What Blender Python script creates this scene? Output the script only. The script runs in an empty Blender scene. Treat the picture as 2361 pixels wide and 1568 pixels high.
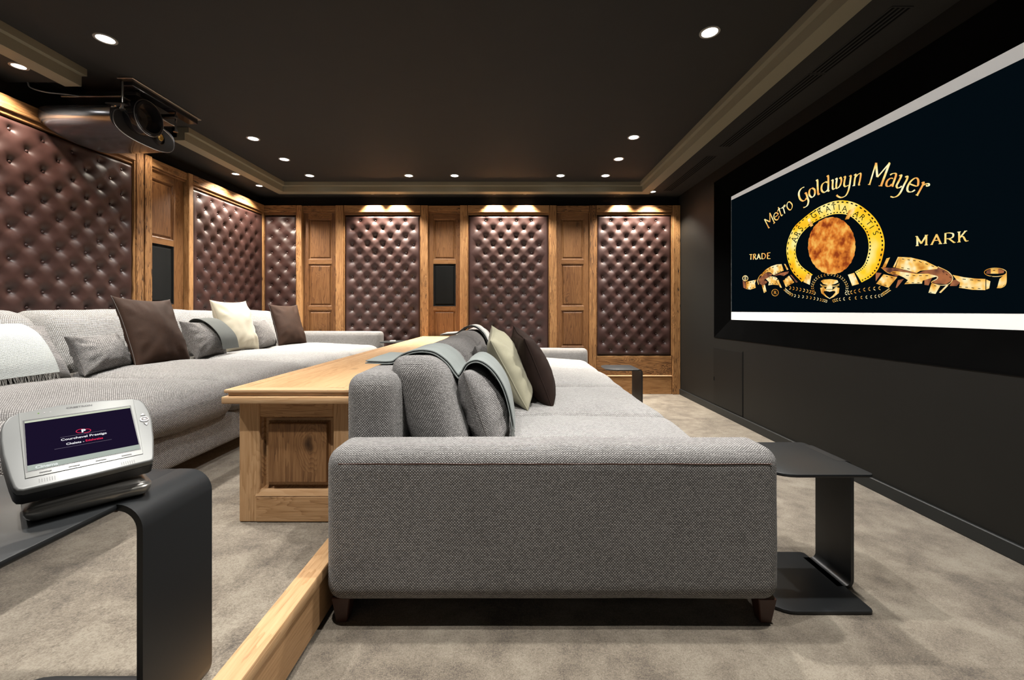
import bpy, bmesh, math, random
import numpy as np
from mathutils import Vector, Matrix, noise
random.seed(4)
C = bpy.context.scene.collection
PI = math.pi
CAMZ = 1.078

# ------------------------------------------------------------------ materials
def new_mat(name):
    m = bpy.data.materials.new(name); m.use_nodes = True
    nt = m.node_tree; nt.nodes.clear()
    out = nt.nodes.new('ShaderNodeOutputMaterial')
    b = nt.nodes.new('ShaderNodeBsdfPrincipled')
    nt.links.new(b.outputs[0], out.inputs[0])
    return m, nt, b
def mth(nt, op, a, b=None, c=None):
    n = nt.nodes.new('ShaderNodeMath'); n.operation = op
    for i, v in enumerate((a, b, c)):
        if v is None: continue
        if isinstance(v, (int, float)): n.inputs[i].default_value = v
        else: nt.links.new(v, n.inputs[i])
    return n.outputs[0]
def ramp(nt, fac, stops):
    n = nt.nodes.new('ShaderNodeValToRGB'); cr = n.color_ramp
    while len(cr.elements) < len(stops): cr.elements.new(.5)
    for e, (p, c) in zip(cr.elements, stops):
        e.position = p; e.color = (*c, 1)
    nt.links.new(fac, n.inputs[0]); return n.outputs[0]
def mixc(nt, fac, a, b, mode='MIX'):
    n = nt.nodes.new('ShaderNodeMix'); n.data_type = 'RGBA'; n.blend_type = mode
    for s, v in ((0, fac), (6, a), (7, b)):
        if isinstance(v, (int, float)): n.inputs[s].default_value = v
        elif isinstance(v, tuple): n.inputs[s].default_value = (*v, 1)
        else: nt.links.new(v, n.inputs[s])
    return n.outputs[2]
def noise_n(nt, vec, scale, detail=3, rough=.55, dist=0.):
    n = nt.nodes.new('ShaderNodeTexNoise')
    n.inputs['Scale'].default_value = scale; n.inputs['Detail'].default_value = detail
    n.inputs['Roughness'].default_value = rough; n.inputs['Distortion'].default_value = dist
    if vec is not None: nt.links.new(vec, n.inputs['Vector'])
    return n.outputs[0]
def mapping(nt, vec, scale=(1, 1, 1), loc=None):
    n = nt.nodes.new('ShaderNodeMapping'); n.inputs['Scale'].default_value = scale
    nt.links.new(vec, n.inputs[0])
    if loc is not None: nt.links.new(loc, n.inputs['Location'])
    return n.outputs[0]
def coord(nt, which='Object'):
    return nt.nodes.new('ShaderNodeTexCoord').outputs[which]
def bump(nt, b, h, dist, strength=1.):
    n = nt.nodes.new('ShaderNodeBump'); n.inputs['Distance'].default_value = dist
    n.inputs['Strength'].default_value = strength
    nt.links.new(h, n.inputs['Height']); nt.links.new(n.outputs[0], b.inputs['Normal'])
def flat(name, col, rough=.6, metal=0., spec=.5, nz=0., coat=0.):
    m, nt, b = new_mat(name)
    b.inputs['Roughness'].default_value = rough; b.inputs['Metallic'].default_value = metal
    b.inputs['Specular IOR Level'].default_value = spec
    b.inputs['Coat Weight'].default_value = coat
    f = noise_n(nt, coord(nt), 6, 4)
    c = mixc(nt, f, tuple(x*(1-nz) for x in col), tuple(min(1, x*(1+nz)) for x in col))
    nt.links.new(c, b.inputs['Base Color'])
    return m
def emit(name, col, strength=1.):
    m = bpy.data.materials.new(name); m.use_nodes = True
    nt = m.node_tree; nt.nodes.clear()
    out = nt.nodes.new('ShaderNodeOutputMaterial'); e = nt.nodes.new('ShaderNodeEmission')
    e.inputs[0].default_value = (*col, 1); e.inputs[1].default_value = strength
    nt.links.new(e.outputs[0], out.inputs[0]); return m

def wood(name, axis, dark, mid, light, knots=.5, rough=.62, nick=.5, rs=1.):
    m, nt, b = new_mat(name)
    oi = nt.nodes.new('ShaderNodeObjectInfo')
    off = nt.nodes.new('ShaderNodeCombineXYZ')
    r10 = mth(nt, 'MULTIPLY', oi.outputs['Random'], 17.)
    for i in range(3): nt.links.new(r10, off.inputs[i])
    co = coord(nt)
    sc = [1, 1, 1]; sc[axis] = .09
    v = mapping(nt, co, tuple(sc), off.outputs[0])
    sc2 = [1, 1, 1]; sc2[axis] = .035
    v2 = mapping(nt, co, tuple(sc2), off.outputs[0])
    sc3 = [1, 1, 1]; sc3[axis] = .45
    sxyz = nt.nodes.new('ShaderNodeSeparateXYZ'); nt.links.new(mapping(nt, co, (1, 1, 1), off.outputs[0]), sxyz.inputs[0])
    oth = [i for i in range(3) if i != axis]
    cmb = nt.nodes.new('ShaderNodeCombineXYZ')
    wobn = noise_n(nt, co, 14, 2)
    nt.links.new(mth(nt, 'ADD', mth(nt, 'ADD', sxyz.outputs[oth[0]], sxyz.outputs[oth[1]]), mth(nt, 'MULTIPLY', wobn, .03)), cmb.inputs[0])
    nt.links.new(mth(nt, 'MULTIPLY', sxyz.outputs[axis], .5), cmb.inputs[1])
    vor = nt.nodes.new('ShaderNodeTexVoronoi'); vor.voronoi_dimensions = '2D'; vor.inputs['Scale'].default_value = 3.6
    nt.links.new(cmb.outputs[0], vor.inputs['Vector'])
    kd = ramp(nt, vor.outputs[0], [(.0, (1, 1, 1)), (.06, (.75, .75, .75)), (.22, (0, 0, 0))])
    base = noise_n(nt, v, 9, 4, .5, .35)
    k2 = mth(nt, 'MULTIPLY', kd, knots*.5)
    ring = mth(nt, 'ADD', mth(nt, 'MULTIPLY', base, 7.), mth(nt, 'MULTIPLY', k2, 5.))
    wv = mth(nt, 'FRACT', mth(nt, 'MULTIPLY', ring, 2.6))
    wv = mth(nt, 'POWER', wv, 2.2)
    fine = noise_n(nt, v2, 150, 5, .65)
    broad = noise_n(nt, v, 2.0, 3)
    amt = mth(nt, 'MULTIPLY_ADD', noise_n(nt, v, 3.1, 1), .5, -.08)
    f = mth(nt, 'SUBTRACT', mth(nt, 'ADD', mth(nt, 'MULTIPLY', fine, .60), mth(nt, 'MULTIPLY', broad, .62)), mth(nt, 'MULTIPLY', mth(nt, 'MULTIPLY', wv, mth(nt, 'MAXIMUM', amt, .03)), rs))
    col = ramp(nt, f, [(.34, dark), (.52, mid), (.72, light)])
    kk = ramp(nt, vor.outputs[0], [(.0, (1, 1, 1)), (.045, (.7, .7, .7)), (.085, (0, 0, 0))])
    col = mixc(nt, mth(nt, 'MULTIPLY', kk, knots), col, tuple(x*.35 for x in dark))
    sc4 = [1, 1, 1]; sc4[axis] = .16
    vn = mapping(nt, co, tuple(sc4), off.outputs[0])
    nk = noise_n(nt, vn, 48, 3, .65)
    nick_m = ramp(nt, nk, [(.62, (0, 0, 0)), (.67, (1, 1, 1))])
    gate = ramp(nt, noise_n(nt, v, 5, 1), [(.5, (0, 0, 0)), (.6, (1, 1, 1))])
    nm = mth(nt, 'MULTIPLY', mth(nt, 'MULTIPLY', nick_m, gate), nick)
    col = mixc(nt, nm, col, tuple(x*.22 for x in dark))
    nt.links.new(col, b.inputs['Base Color'])
    b.inputs['Roughness'].default_value = rough
    b.inputs['Specular IOR Level'].default_value = .3
    h = mth(nt, 'SUBTRACT', f, mth(nt, 'MULTIPLY', nm, 1.2))
    bump(nt, b, h, .0025, .7)
    return m

def woven(name, pu, pv, dark, light, bd=.0022, lo=.12, hi=.85, stripe=0.):
    m, nt, b = new_mat(name)
    sep = nt.nodes.new('ShaderNodeSeparateXYZ')
    uvn = coord(nt, 'UV')
    wob = nt.nodes.new('ShaderNodeTexNoise'); wob.inputs['Scale'].default_value = 9; wob.inputs['Detail'].default_value = 2
    nt.links.new(uvn, wob.inputs['Vector'])
    vm = nt.nodes.new('ShaderNodeVectorMath'); vm.operation = 'MULTIPLY_ADD'
    vm.inputs[1].default_value = (.007, .007, 0); nt.links.new(wob.outputs[1], vm.inputs[0]); nt.links.new(uvn, vm.inputs[2])
    nt.links.new(vm.outputs[0], sep.inputs[0])
    u = mth(nt, 'DIVIDE', sep.outputs[0], pu); v = mth(nt, 'DIVIDE', sep.outputs[1], pv)
    row = mth(nt, 'FLOOR', v)
    par = mth(nt, 'FLOORED_MODULO', row, 2.)
    uo = mth(nt, 'ADD', u, mth(nt, 'MULTIPLY', par, .5))
    fu = mth(nt, 'SUBTRACT', mth(nt, 'FRACT', uo), .5)
    fv = mth(nt, 'SUBTRACT', mth(nt, 'FRACT', v), .5)
    d2 = mth(nt, 'ADD', mth(nt, 'POWER', mth(nt, 'ABSOLUTE', mth(nt, 'MULTIPLY', fu, 2.0)), 2.4),
             mth(nt, 'POWER', mth(nt, 'ABSOLUTE', mth(nt, 'MULTIPLY', fv, 1.9)), 2.2))
    h = mth(nt, 'MAXIMUM', mth(nt, 'SUBTRACT', 1., d2), 0.)
    cell = nt.nodes.new('ShaderNodeCombineXYZ')
    nt.links.new(mth(nt, 'FLOOR', uo), cell.inputs[0]); nt.links.new(row, cell.inputs[1])
    wn = nt.nodes.new('ShaderNodeTexWhiteNoise'); nt.links.new(cell.outputs[0], wn.inputs[0])
    big = noise_n(nt, uvn, 2.5, 3)
    f = mth(nt, 'MULTIPLY', h, mth(nt, 'MULTIPLY_ADD', wn.outputs[0], .45, .70))
    f = mth(nt, 'MULTIPLY', f, mth(nt, 'MULTIPLY_ADD', big, .5, .75))
    c = ramp(nt, f, [(lo, dark), (hi, light)])
    nt.links.new(c, b.inputs['Base Color'])
    b.inputs['Roughness'].default_value = .85; b.inputs['Specular IOR Level'].default_value = .25
    b.inputs['Sheen Weight'].default_value = .15
    bump(nt, b, h, bd, .9)
    return m

def cloth(name, col, scale=400, rough=.9, sheen=.3, nz=.15, bd=.0008, big=8):
    m, nt, b = new_mat(name)
    co = coord(nt)
    f = noise_n(nt, co, scale, 2, .7); g = noise_n(nt, co, big, 4)
    ff = mth(nt, 'MULTIPLY_ADD', f, .5, mth(nt, 'MULTIPLY', g, .5))
    c = ramp(nt, ff, [(.3, tuple(x*(1-nz) for x in col)), (.7, tuple(min(1, x*(1+nz)) for x in col))])
    nt.links.new(c, b.inputs['Base Color'])
    b.inputs['Roughness'].default_value = rough; b.inputs['Sheen Weight'].default_value = sheen
    b.inputs['Specular IOR Level'].default_value = .2
    bump(nt, b, f, bd, .6)
    return m

M = {}
M['ceil'] = flat('charcoal_ceiling_paint', (.0255, .0245, .0225), .75, spec=.25, nz=.08)
M['wallr'] = flat('charcoal_wall_paint', (.0125, .0122, .0108), .5, spec=.2, nz=.08)
M['wallb'] = flat('black_wall_paint', (.012, .012, .011), .8, spec=.2)
M['taupe'] = flat('taupe_cornice_paint', (.23, .205, .145), .55, spec=.3, nz=.05)
M['taupe2'] = flat('dark_taupe_cornice_paint', (.12, .107, .078), .55, spec=.3, nz=.05)
M['base'] = flat('skirting_paint', (.014, .0158, .0160), .45, spec=.4)
M['velvet'] = flat('black_velvet', (.0028, .0028, .0028), 1., spec=.0, nz=.3)
M['slot'] = flat('vent_dark', (.003, .003, .003), .9, spec=.1)
M['black'] = flat('black_plastic', (.012, .012, .013), .4)
M['blackg'] = flat('black_gloss', (.012, .012, .014), .12, spec=.6, coat=.5)
M['chrome'] = flat('chrome', (.8, .8, .8), .15, metal=1.)
M['steel'] = flat('brushed_steel', (.45, .44, .43), .35, metal=1.)
M['ring'] = flat('downlight_ring', (.5, .49, .46), .35, metal=.6)
M['lamp'] = emit('downlight_lens', (1., .97, .92), 12.)
M['tmetal'] = flat('anthracite_powder_coat', (.0105, .0120, .0135), .40, metal=.0, spec=.5, nz=.06)
M['silver'] = flat('silver_plastic', (.155, .16, .157), .42, metal=.3, spec=.5, nz=.03)
M['silver2'] = flat('silver_plastic_inner', (.175, .18, .173), .40, metal=.3, spec=.5, nz=.02)
M['button'] = flat('button_grey', (.22, .21, .21), .35, metal=.4)
M['standm'] = flat('stand_bronze', (.30, .29, .27), .30, metal=.7, spec=.5)
M['lens'] = flat('lens_glass', (.02, .014, .01), .04, spec=1., coat=1.)
M['amber'] = flat('amber_reflection', (.75, .48, .12), .3, metal=.6)
M['feet'] = flat('dark_walnut', (.055, .022, .014), .45, nz=.3)
M['grille'] = cloth('speaker_cloth', (.0035, .0040, .0038), 900, .9, .0)
M['carpet'] = None
M['woodz'] = wood('reclaimed_pine_upright', 2, (.050, .020, .006), (.215, .100, .034), (.385, .205, .082), .5, .6, 1.)
M['woodx'] = wood('reclaimed_pine_rail', 0, (.050, .020, .006), (.215, .100, .034), (.385, .205, .082), .5, .6, 1.)
M['woody'] = wood('reclaimed_pine_rail_side', 1, (.050, .020, .006), (.215, .100, .034), (.385, .205, .082), .5, .6, 1.)
M['panz'] = wood('pine_panel_upright', 2, (.060, .023, .0075), (.135, .058, .0195), (.20, .096, .035), .6, .5, .15)
M['panx'] = wood('pine_panel_rail', 0, (.080, .032, .010), (.17, .076, .026), (.24, .118, .043), .4, .5, .2)
M['pany'] = wood('pine_panel_rail_side', 1, (.080, .032, .010), (.17, .076, .026), (.24, .118, .043), .4, .5, .2)
M['topy'] = wood('pale_pine_top', 1, (.33, .18, .080), (.46, .28, .14), (.54, .35, .19), .45, .5, .25, .6)
M['topx'] = wood('pale_pine_edge', 0, (.34, .185, .085), (.47, .285, .145), (.57, .38, .22), .2, .5, .8, .5)
M['conz'] = wood('console_pine_upright', 2, (.22, .11, .046), (.41, .235, .11), (.54, .335, .175), .5, .55, .5)
M['conx'] = wood('console_pine_rail', 0, (.22, .11, .046), (.41, .235, .11), (.54, .335, .175), .5, .55, .6)
M['cony'] = wood('console_pine_rail_side', 1, (.26, .14, .062), (.38, .22, .105), (.47, .29, .15), .5, .55, .3, .35)
M['conp'] = wood('console_pine_panel', 2, (.10, .045, .018), (.23, .115, .048), (.36, .20, .09), 1., .45, .35)
M['weave'] = woven('grey_basket_weave', .0096, .0050, (.030, .026, .025), (.47, .457, .447), bd=.004, lo=.10, hi=.90)
M['weavef'] = woven('grey_basket_weave_fine', .0080, .0052, (.055, .048, .047), (.45, .44, .43), bd=.003)
M['weavel'] = woven('light_ribbed_weave', .0105, .0068, (.072, .068, .065), (.47, .465, .455), bd=.003, lo=.05)
M['weaved'] = woven('dark_ribbed_weave', .0085, .0062, (.022, .019, .018), (.31, .295, .285), bd=.003)
M['brown'] = cloth('brown_velvet', (.030, .0145, .0085), 260, .8, .0, .28, .0012, 14)
M['brown2'] = cloth('dark_brown_velvet', (.018, .0092, .0068), 260, .8, .0, .25, .0012, 14)
M['cream'] = cloth('cream_linen', (.43, .395, .305), 500, .85, .15, .06, .0005)
M['sage'] = cloth('pale_olive_velvet', (.30, .285, .205), 400, .85, .1, .14, .0008)
M['seam'] = cloth('grey_seam_yarn', (.13, .12, .115), 500, .8, .0, .1)
M['piping'] = cloth('piping', (.50, .42, .33), 500, .8, .1, .05)
M['throwg'] = cloth('grey_green_wool', (.185, .205, .20), 700, .9, .1, .12, .0012)
M['throwd'] = cloth('dark_grey_wool', (.085, .09, .086), 700, .9, .0, .12, .0012)
M['throww'] = woven('white_checked_wool', .0046, .0046, (.24, .265, .26), (.50, .525, .515), bd=.0008, lo=.0, hi=.6)
M['throwl'] = cloth('light_grey_wool', (.33, .33, .32), 600, .9, .3, .1)
M['fringe'] = cloth('fringe_yarn', (.34, .33, .31), 800, .9, .2, .2)
M['fringed'] = cloth('fringe_yarn_grey', (.25, .26, .25), 800, .9, .2, .2)

def leather():
    m, nt, b = new_mat('brown_leather')
    co = coord(nt)
    g = noise_n(nt, co, 5, 3); fz = noise_n(nt, co, 420, 3, .6)
    c = ramp(nt, g, [(.3, (.0275, .0112, .0094)), (.7, (.040, .0168, .0138))])
    nt.links.new(c, b.inputs['Base Color'])
    b.inputs['Roughness'].default_value = .45; b.inputs['Specular IOR Level'].default_value = .45
    bump(nt, b, fz, .0006, .35); return m
M['leather'] = leather()
def carpet():
    m, nt, b = new_mat('taupe_cut_pile_carpet')
    co = coord(nt)
    big = noise_n(nt, co, 3.6, 5, .62, .6); mid = noise_n(nt, co, 13, 3)
    fine = noise_n(nt, co, 230, 3, .8); f2 = noise_n(nt, co, 90, 3, .7)
    f = mth(nt, 'ADD', mth(nt, 'MULTIPLY', big, .62), mth(nt, 'MULTIPLY', mid, .30))
    f = mth(nt, 'ADD', f, mth(nt, 'MULTIPLY', mth(nt, 'SUBTRACT', fine, .5), .75))
    f = mth(nt, 'ADD', f, mth(nt, 'MULTIPLY', mth(nt, 'SUBTRACT', f2, .5), .35))
    c = ramp(nt, f, [(.28, (.072, .059, .047)), (.44, (.172, .143, .109)), (.61, (.268, .236, .186))])
    nt.links.new(c, b.inputs['Base Color'])
    b.inputs['Roughness'].default_value = .95; b.inputs['Specular IOR Level'].default_value = .1
    b.inputs['Sheen Weight'].default_value = .25
    bump(nt, b, mth(nt, 'ADD', fine, mth(nt, 'MULTIPLY', mid, .6)), .004, .8)
    return m
M['carpet'] = carpet()

# ------------------------------------------------------------------ object helpers
def link(o, parent=None):
    C.objects.link(o)
    if parent is not None:
        o.parent = parent
        o.matrix_parent_inverse = (Matrix.Translation(parent.location) @ parent.rotation_euler.to_matrix().to_4x4()).inverted()
    return o
def obj(name, bm, mat, parent=None, smooth=True, angle=None):
    me = bpy.data.meshes.new(name)
    if isinstance(bm, bmesh.types.BMesh):
        bm.normal_update(); bm.to_mesh(me); bm.free()
    else:
        me.from_pydata(bm[0], [], bm[1]); me.update()
        if len(bm) > 2 and bm[2] is not None:
            uv = me.uv_layers.new(name='UVMap')
            for l in me.loops: uv.data[l.index].uv = bm[2][l.vertex_index]
    if mat is not None: me.materials.append(mat)
    if smooth:
        me.polygons.foreach_set('use_smooth', [True]*len(me.polygons))
        if angle is not None: me.set_sharp_from_angle(angle=angle)
    o = bpy.data.objects.new(name, me)
    return link(o, parent)
SA = math.radians(35)
def tag(o, label, cat, group=None, kind=None):
    o['label'] = label; o['category'] = cat
    if group: o['group'] = group
    if kind: o['kind'] = kind
    return o
def thing(name, label, cat, loc=(0, 0, 0), group=None):
    o = bpy.data.objects.new(name, None); o.location = loc; o.empty_display_size = .1
    C.objects.link(o); return tag(o, label, cat, group)
def structure(o):
    o['kind'] = 'structure'; return o
def add_box(bm, x0, x1, y0, y1, z0, z1, bev=0., seg=1):
    r = bmesh.ops.create_cube(bm, size=1.)
    vs = r['verts']
    for v in vs:
        v.co = Vector(((x0+x1)/2+v.co.x*(x1-x0), (y0+y1)/2+v.co.y*(y1-y0), (z0+z1)/2+v.co.z*(z1-z0)))
    if bev > 0:
        es = list({e for v in vs for e in v.link_edges})
        bmesh.ops.bevel(bm, geom=es, offset=bev, segments=seg, profile=.5, affect='EDGES')
def box(name, b, mat, parent=None, bev=0., seg=1):
    bm = bmesh.new(); add_box(bm, *b, bev, seg)
    return obj(name, bm, mat, parent, True, SA)
def boxes(name, bs, mat, parent=None, bev=0., seg=1):
    bm = bmesh.new()
    for b in bs: add_box(bm, *b, bev, seg)
    return obj(name, bm, mat, parent, True, SA)
def prism(name, pts, z0, z1, mat, parent=None, axis=2, bev=0.):
    """pts: outline in the plane normal to axis; extruded from z0 to z1"""
    bm = bmesh.new()
    def P(p, h):
        return {2: (p[0], p[1], h), 1: (p[0], h, p[1]), 0: (h, p[0], p[1])}[axis]
    a = [bm.verts.new(P(p, z0)) for p in pts]; b = [bm.verts.new(P(p, z1)) for p in pts]
    n = len(pts); bm.faces.new(a); bm.faces.new(b[::-1])
    for i in range(n): bm.faces.new((a[i], b[i], b[(i+1) % n], a[(i+1) % n]))
    bmesh.ops.recalc_face_normals(bm, faces=bm.faces)
    if bev > 0:
        es = [e for e in bm.edges if (e.calc_face_angle(0) > math.radians(40))]
        bmesh.ops.bevel(bm, geom=es, offset=bev, segments=2, profile=.5, affect='EDGES')
    return obj(name, bm, mat, parent, True, SA)
def rrect(x0, x1, y0, y1, r, seg=6):
    rs = r if isinstance(r, (tuple, list)) else (r,)*4   # corners: x0y0, x1y0, x1y1, x0y1
    out = []
    for (cx, cy, a0), rr in zip(((x0, y0, 180), (x1, y0, 270), (x1, y1, 0), (x0, y1, 90)), rs):
        ox = cx + (rr if cx == x0 else -rr); oy = cy + (rr if cy == y0 else -rr)
        if rr < 1e-5: out.append((cx, cy)); continue
        for i in range(seg+1):
            a = math.radians(a0 + 90*i/seg)
            out.append((ox+rr*math.cos(a), oy+rr*math.sin(a)))
    return out
def cyl(name, p0, p1, r0, r1, mat, parent=None, n=24, bev=0.):
    p0 = Vector(p0); p1 = Vector(p1); d = (p1-p0).normalized()
    t = d.orthogonal().normalized(); s = d.cross(t)
    V = []; F = []
    for p, r in ((p0, r0), (p1, r1)):
        for i in range(n):
            a = 2*PI*i/n; V.append(p+(t*math.cos(a)+s*math.sin(a))*r)
    for i in range(n): F.append((i, (i+1) % n, n+(i+1) % n, n+i))
    F.append(tuple(range(n))[::-1]); F.append(tuple(range(n, 2*n)))
    return obj(name, ([tuple(v) for v in V], F), mat, parent, True, SA)
def lathe(name, prof, o, axis, mat, parent=None, n=32, caps=True):
    """prof: (distance along axis, radius)"""
    o = Vector(o); d = Vector(axis).normalized(); t = d.orthogonal().normalized(); s = d.cross(t)
    V = []; F = []
    for (h, r) in prof:
        for i in range(n):
            a = 2*PI*i/n; V.append(tuple(o+d*h+(t*math.cos(a)+s*math.sin(a))*r))
    for k in range(len(prof)-1):
        for i in range(n):
            F.append((k*n+i, k*n+(i+1) % n, (k+1)*n+(i+1) % n, (k+1)*n+i))
    if caps:
        F.append(tuple(range(n))[::-1]); F.append(tuple(range((len(prof)-1)*n, len(prof)*n)))
    return obj(name, (V, F), mat, parent, True, SA)
def tube(name, pts, r, mat, parent=None, n=8, closed=False):
    pts = [Vector(p) for p in pts]; V = []; F = []; m = len(pts)
    up = None
    for i, p in enumerate(pts):
        a = pts[(i-1) % m] if (closed or i > 0) else p
        b = pts[(i+1) % m] if (closed or i < m-1) else p
        d = (b-a).normalized()
        if up is None: up = d.orthogonal().normalized()
        up = (up-d*up.dot(d)).normalized(); s = d.cross(up)
        for k in range(n):
            q = 2*PI*k/n; V.append(tuple(p+(up*math.cos(q)+s*math.sin(q))*r))
    for i in range(m if closed else m-1):
        j = (i+1) % m
        for k in range(n): F.append((i*n+k, i*n+(k+1) % n, j*n+(k+1) % n, j*n+k))
    if not closed:
        F.append(tuple(range(n))[::-1]); F.append(tuple(range((m-1)*n, m*n)))
    return obj(name, (V, F), mat, parent, True, SA)

def softbox(name, b, r, mat, parent=None, crown=0., n=(20, 20, 6), wr=0., seed=0, bulge=0., fn=None, clus=.6):
    """upholstered block: rounded edges, crowned top, light wrinkles, box-projected weave UVs in metres"""
    x0, x1, y0, y1, z0, z1 = b
    c = Vector(((x0+x1)/2, (y0+y1)/2, (z0+z1)/2)); h = Vector(((x1-x0)/2, (y1-y0)/2, (z1-z0)/2))
    r = min(r, h.x*.999, h.y*.999, h.z*.999)
    V = []; F = []; UV = []; idx = {}
    def g(k, m):
        t = -1+2*k/m; return (1-clus)*t+clus*math.sin(t*PI/2)
    faces = [(0, 1, 2, 1), (0, 1, 2, -1), (1, 2, 0, 1), (1, 2, 0, -1), (0, 2, 1, 1), (0, 2, 1, -1)]
    sv = Vector((seed*7.3, seed*3.1, seed*1.7))
    for (a, d, w, sgn) in faces:
        na, nd = n[a], n[d]; base = len(V)
        for i in range(na+1):
            for j in range(nd+1):
                p = Vector((0, 0, 0)); p[a] = g(i, na)*h[a]; p[d] = g(j, nd)*h[d]; p[w] = sgn*h[w]
                inner = Vector([max(-(h[k]-r), min(h[k]-r, p[k])) for k in range(3)])
                q = p-inner
                if q.length > 1e-9: q = inner+q.normalized()*r
                else: q = p
                tx, ty, tz = q.x/h.x, q.y/h.y, q.z/h.z
                prof = max(0, 1-tx*tx)**.75*max(0, 1-ty*ty)**.75
                if tz > 0: q.z += crown*prof*tz
                if bulge:
                    e = max(0, 1-tz*tz)
                    q.x += bulge*tx*e*max(0, 1-ty**4); q.y += bulge*.6*ty*e*max(0, 1-tx**4)
                if wr:
                    nv = noise.noise(Vector((q.x*2.2, q.y*3.1, q.z*2))+sv)+.5*noise.noise(Vector((q.x*6, q.y*7, q.z*5))+sv)
                    q += (q-inner).normalized()*nv*wr if (q-inner).length > 1e-6 else Vector((0, 0, sgn*nv*wr if w == 2 else 0))
                wp = c+q
                if fn: wp = fn(wp, q, h)
                V.append(tuple(wp)); uvp = c+p
                UV.append((uvp[a], uvp[d]) if w == 2 else ((uvp[a], uvp[d]) if d == 2 else (uvp[d] if a == 2 else uvp[a], uvp[a] if a == 2 else uvp[d])))
        for i in range(na):
            for j in range(nd):
                q = (base+i*(nd+1)+j, base+(i+1)*(nd+1)+j, base+(i+1)*(nd+1)+j+1, base+i*(nd+1)+j+1)
                F.append(q)
    me = bpy.data.meshes.new(name); me.from_pydata(V, [], F); me.update()
    uv = me.uv_layers.new(name='UVMap')
    for l in me.loops: uv.data[l.index].uv = UV[l.vertex_index]
    bm = bmesh.new(); bm.from_mesh(me)
    bmesh.ops.remove_doubles(bm, verts=bm.verts, dist=1e-5)
    bmesh.ops.recalc_face_normals(bm, faces=bm.faces)
    bm.to_mesh(me); bm.free()
    me.materials.append(mat); me.polygons.foreach_set('use_smooth', [True]*len(me.polygons))
    return link(bpy.data.objects.new(name, me), parent)

def pillow(name, BL, TL, TR, T, mat, label, cat='cushion', group=None, pipe=None, seed=0, pinch=.06, wr=.006, sag=.2, n=26, seam=.0035, power=.42):
    """cushion spanned by bottom-left, top-left and top-right corners"""
    BL, TL, TR = map(Vector, (BL, TL, TR))
    U = TR-TL; W = TL-BL; w = U.length; h = W.length; u = U.normalized(); v = W.normalized()
    nn = u.cross(v).normalized(); v = nn.cross(u).normalized()
    cen = (BL+TR)/2
    root = thing(name, label, cat, tuple(BL+U*.5), group)
    sv = Vector((seed*5.1, seed*2.3, seed*9.7))
    V = []; UV = []; F = []
    def P(s, t, side):
        a = math.sin(s*PI/2); b = math.sin(t*PI/2)
        ca, cb = 1-a*a, 1-b*b
        x = a*(w/2)*(1-pinch*cb**.8)*(1+.035*max(0, -b)*(1-abs(b)))
        y = b*(h/2)*(1-pinch*ca**.8)
        th = (T/2)*(max(ca*cb, 0))**power*(1+sag*(-b)*.8)
        r1 = abs(abs(a)-abs(b))
        crease = math.sin(9*math.atan2(y, x)*1.7+seed)*wr*1.6*(max(abs(a), abs(b))**3)*(1-max(abs(a), abs(b))**8)
        nz = noise.noise(Vector((x*7, y*7, side*.8))+sv)*wr*1.5+noise.noise(Vector((x*19, y*19, side))+sv)*wr*.5
        th += (nz+crease)*min(1, 3*ca)*min(1, 3*cb)
        th = max(th, 0)
        wav = noise.noise(Vector((x*5, y*5, 3.))+sv)*.010
        return cen+u*x+v*y+nn*(side*th+wav)
    N1 = n+1
    for side in (1, -1):
        for i in range(N1):
            for j in range(N1):
                s = -1+2*i/n; t = -1+2*j/n
                V.append(tuple(P(s, t, side))); UV.append((s*(w/2+T*.18)+5, t*(h/2+T*.18)+5))
    for k in range(2):
        o = k*N1*N1
        for i in range(n):
            for j in range(n):
                q = (o+i*N1+j, o+(i+1)*N1+j, o+(i+1)*N1+j+1, o+i*N1+j+1)
                F.append(q if k == 0 else q[::-1])
    me = bpy.data.meshes.new('cover'); me.from_pydata(V, [], F); me.update()
    uv = me.uv_layers.new(name='UVMap')
    for l in me.loops: uv.data[l.index].uv = UV[l.vertex_index]
    bm = bmesh.new(); bm.from_mesh(me); bmesh.ops.remove_doubles(bm, verts=bm.verts, dist=2e-4)
    bmesh.ops.recalc_face_normals(bm, faces=bm.faces); bm.to_mesh(me); bm.free()
    me.materials.append(mat); me.polygons.foreach_set('use_smooth', [True]*len(me.polygons))
    link(bpy.data.objects.new('cover', me), root)
    rim = [P(-1, -1+2*j/n, 1) for j in range(n)]+[P(-1+2*i/n, 1, 1) for i in range(n)]+[P(1, 1-2*j/n, 1) for j in range(n)]+[P(1-2*i/n, -1, 1) for i in range(n)]
    tube('piping' if pipe else 'seam', rim, seam if pipe else .0018, pipe or M['seam'], root, 6, True)
    return root

def text_verts(s, size=1., bold=0.):
    cu = bpy.data.curves.new('t', 'FONT'); cu.body = s; cu.size = size; cu.align_x = 'CENTER'; cu.align_y = 'CENTER'
    cu.offset = bold; cu.resolution_u = 4
    o = bpy.data.objects.new('t', cu); C.objects.link(o)
    bpy.context.view_layer.update()
    me = bpy.data.meshes.new_from_object(o.evaluated_get(bpy.context.evaluated_depsgraph_get()))
    V = [tuple(v.co) for v in me.vertices]; F = [tuple(p.vertices) for p in me.polygons]
    bpy.data.objects.remove(o); bpy.data.curves.remove(cu); bpy.data.meshes.remove(me)
    return V, F

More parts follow.
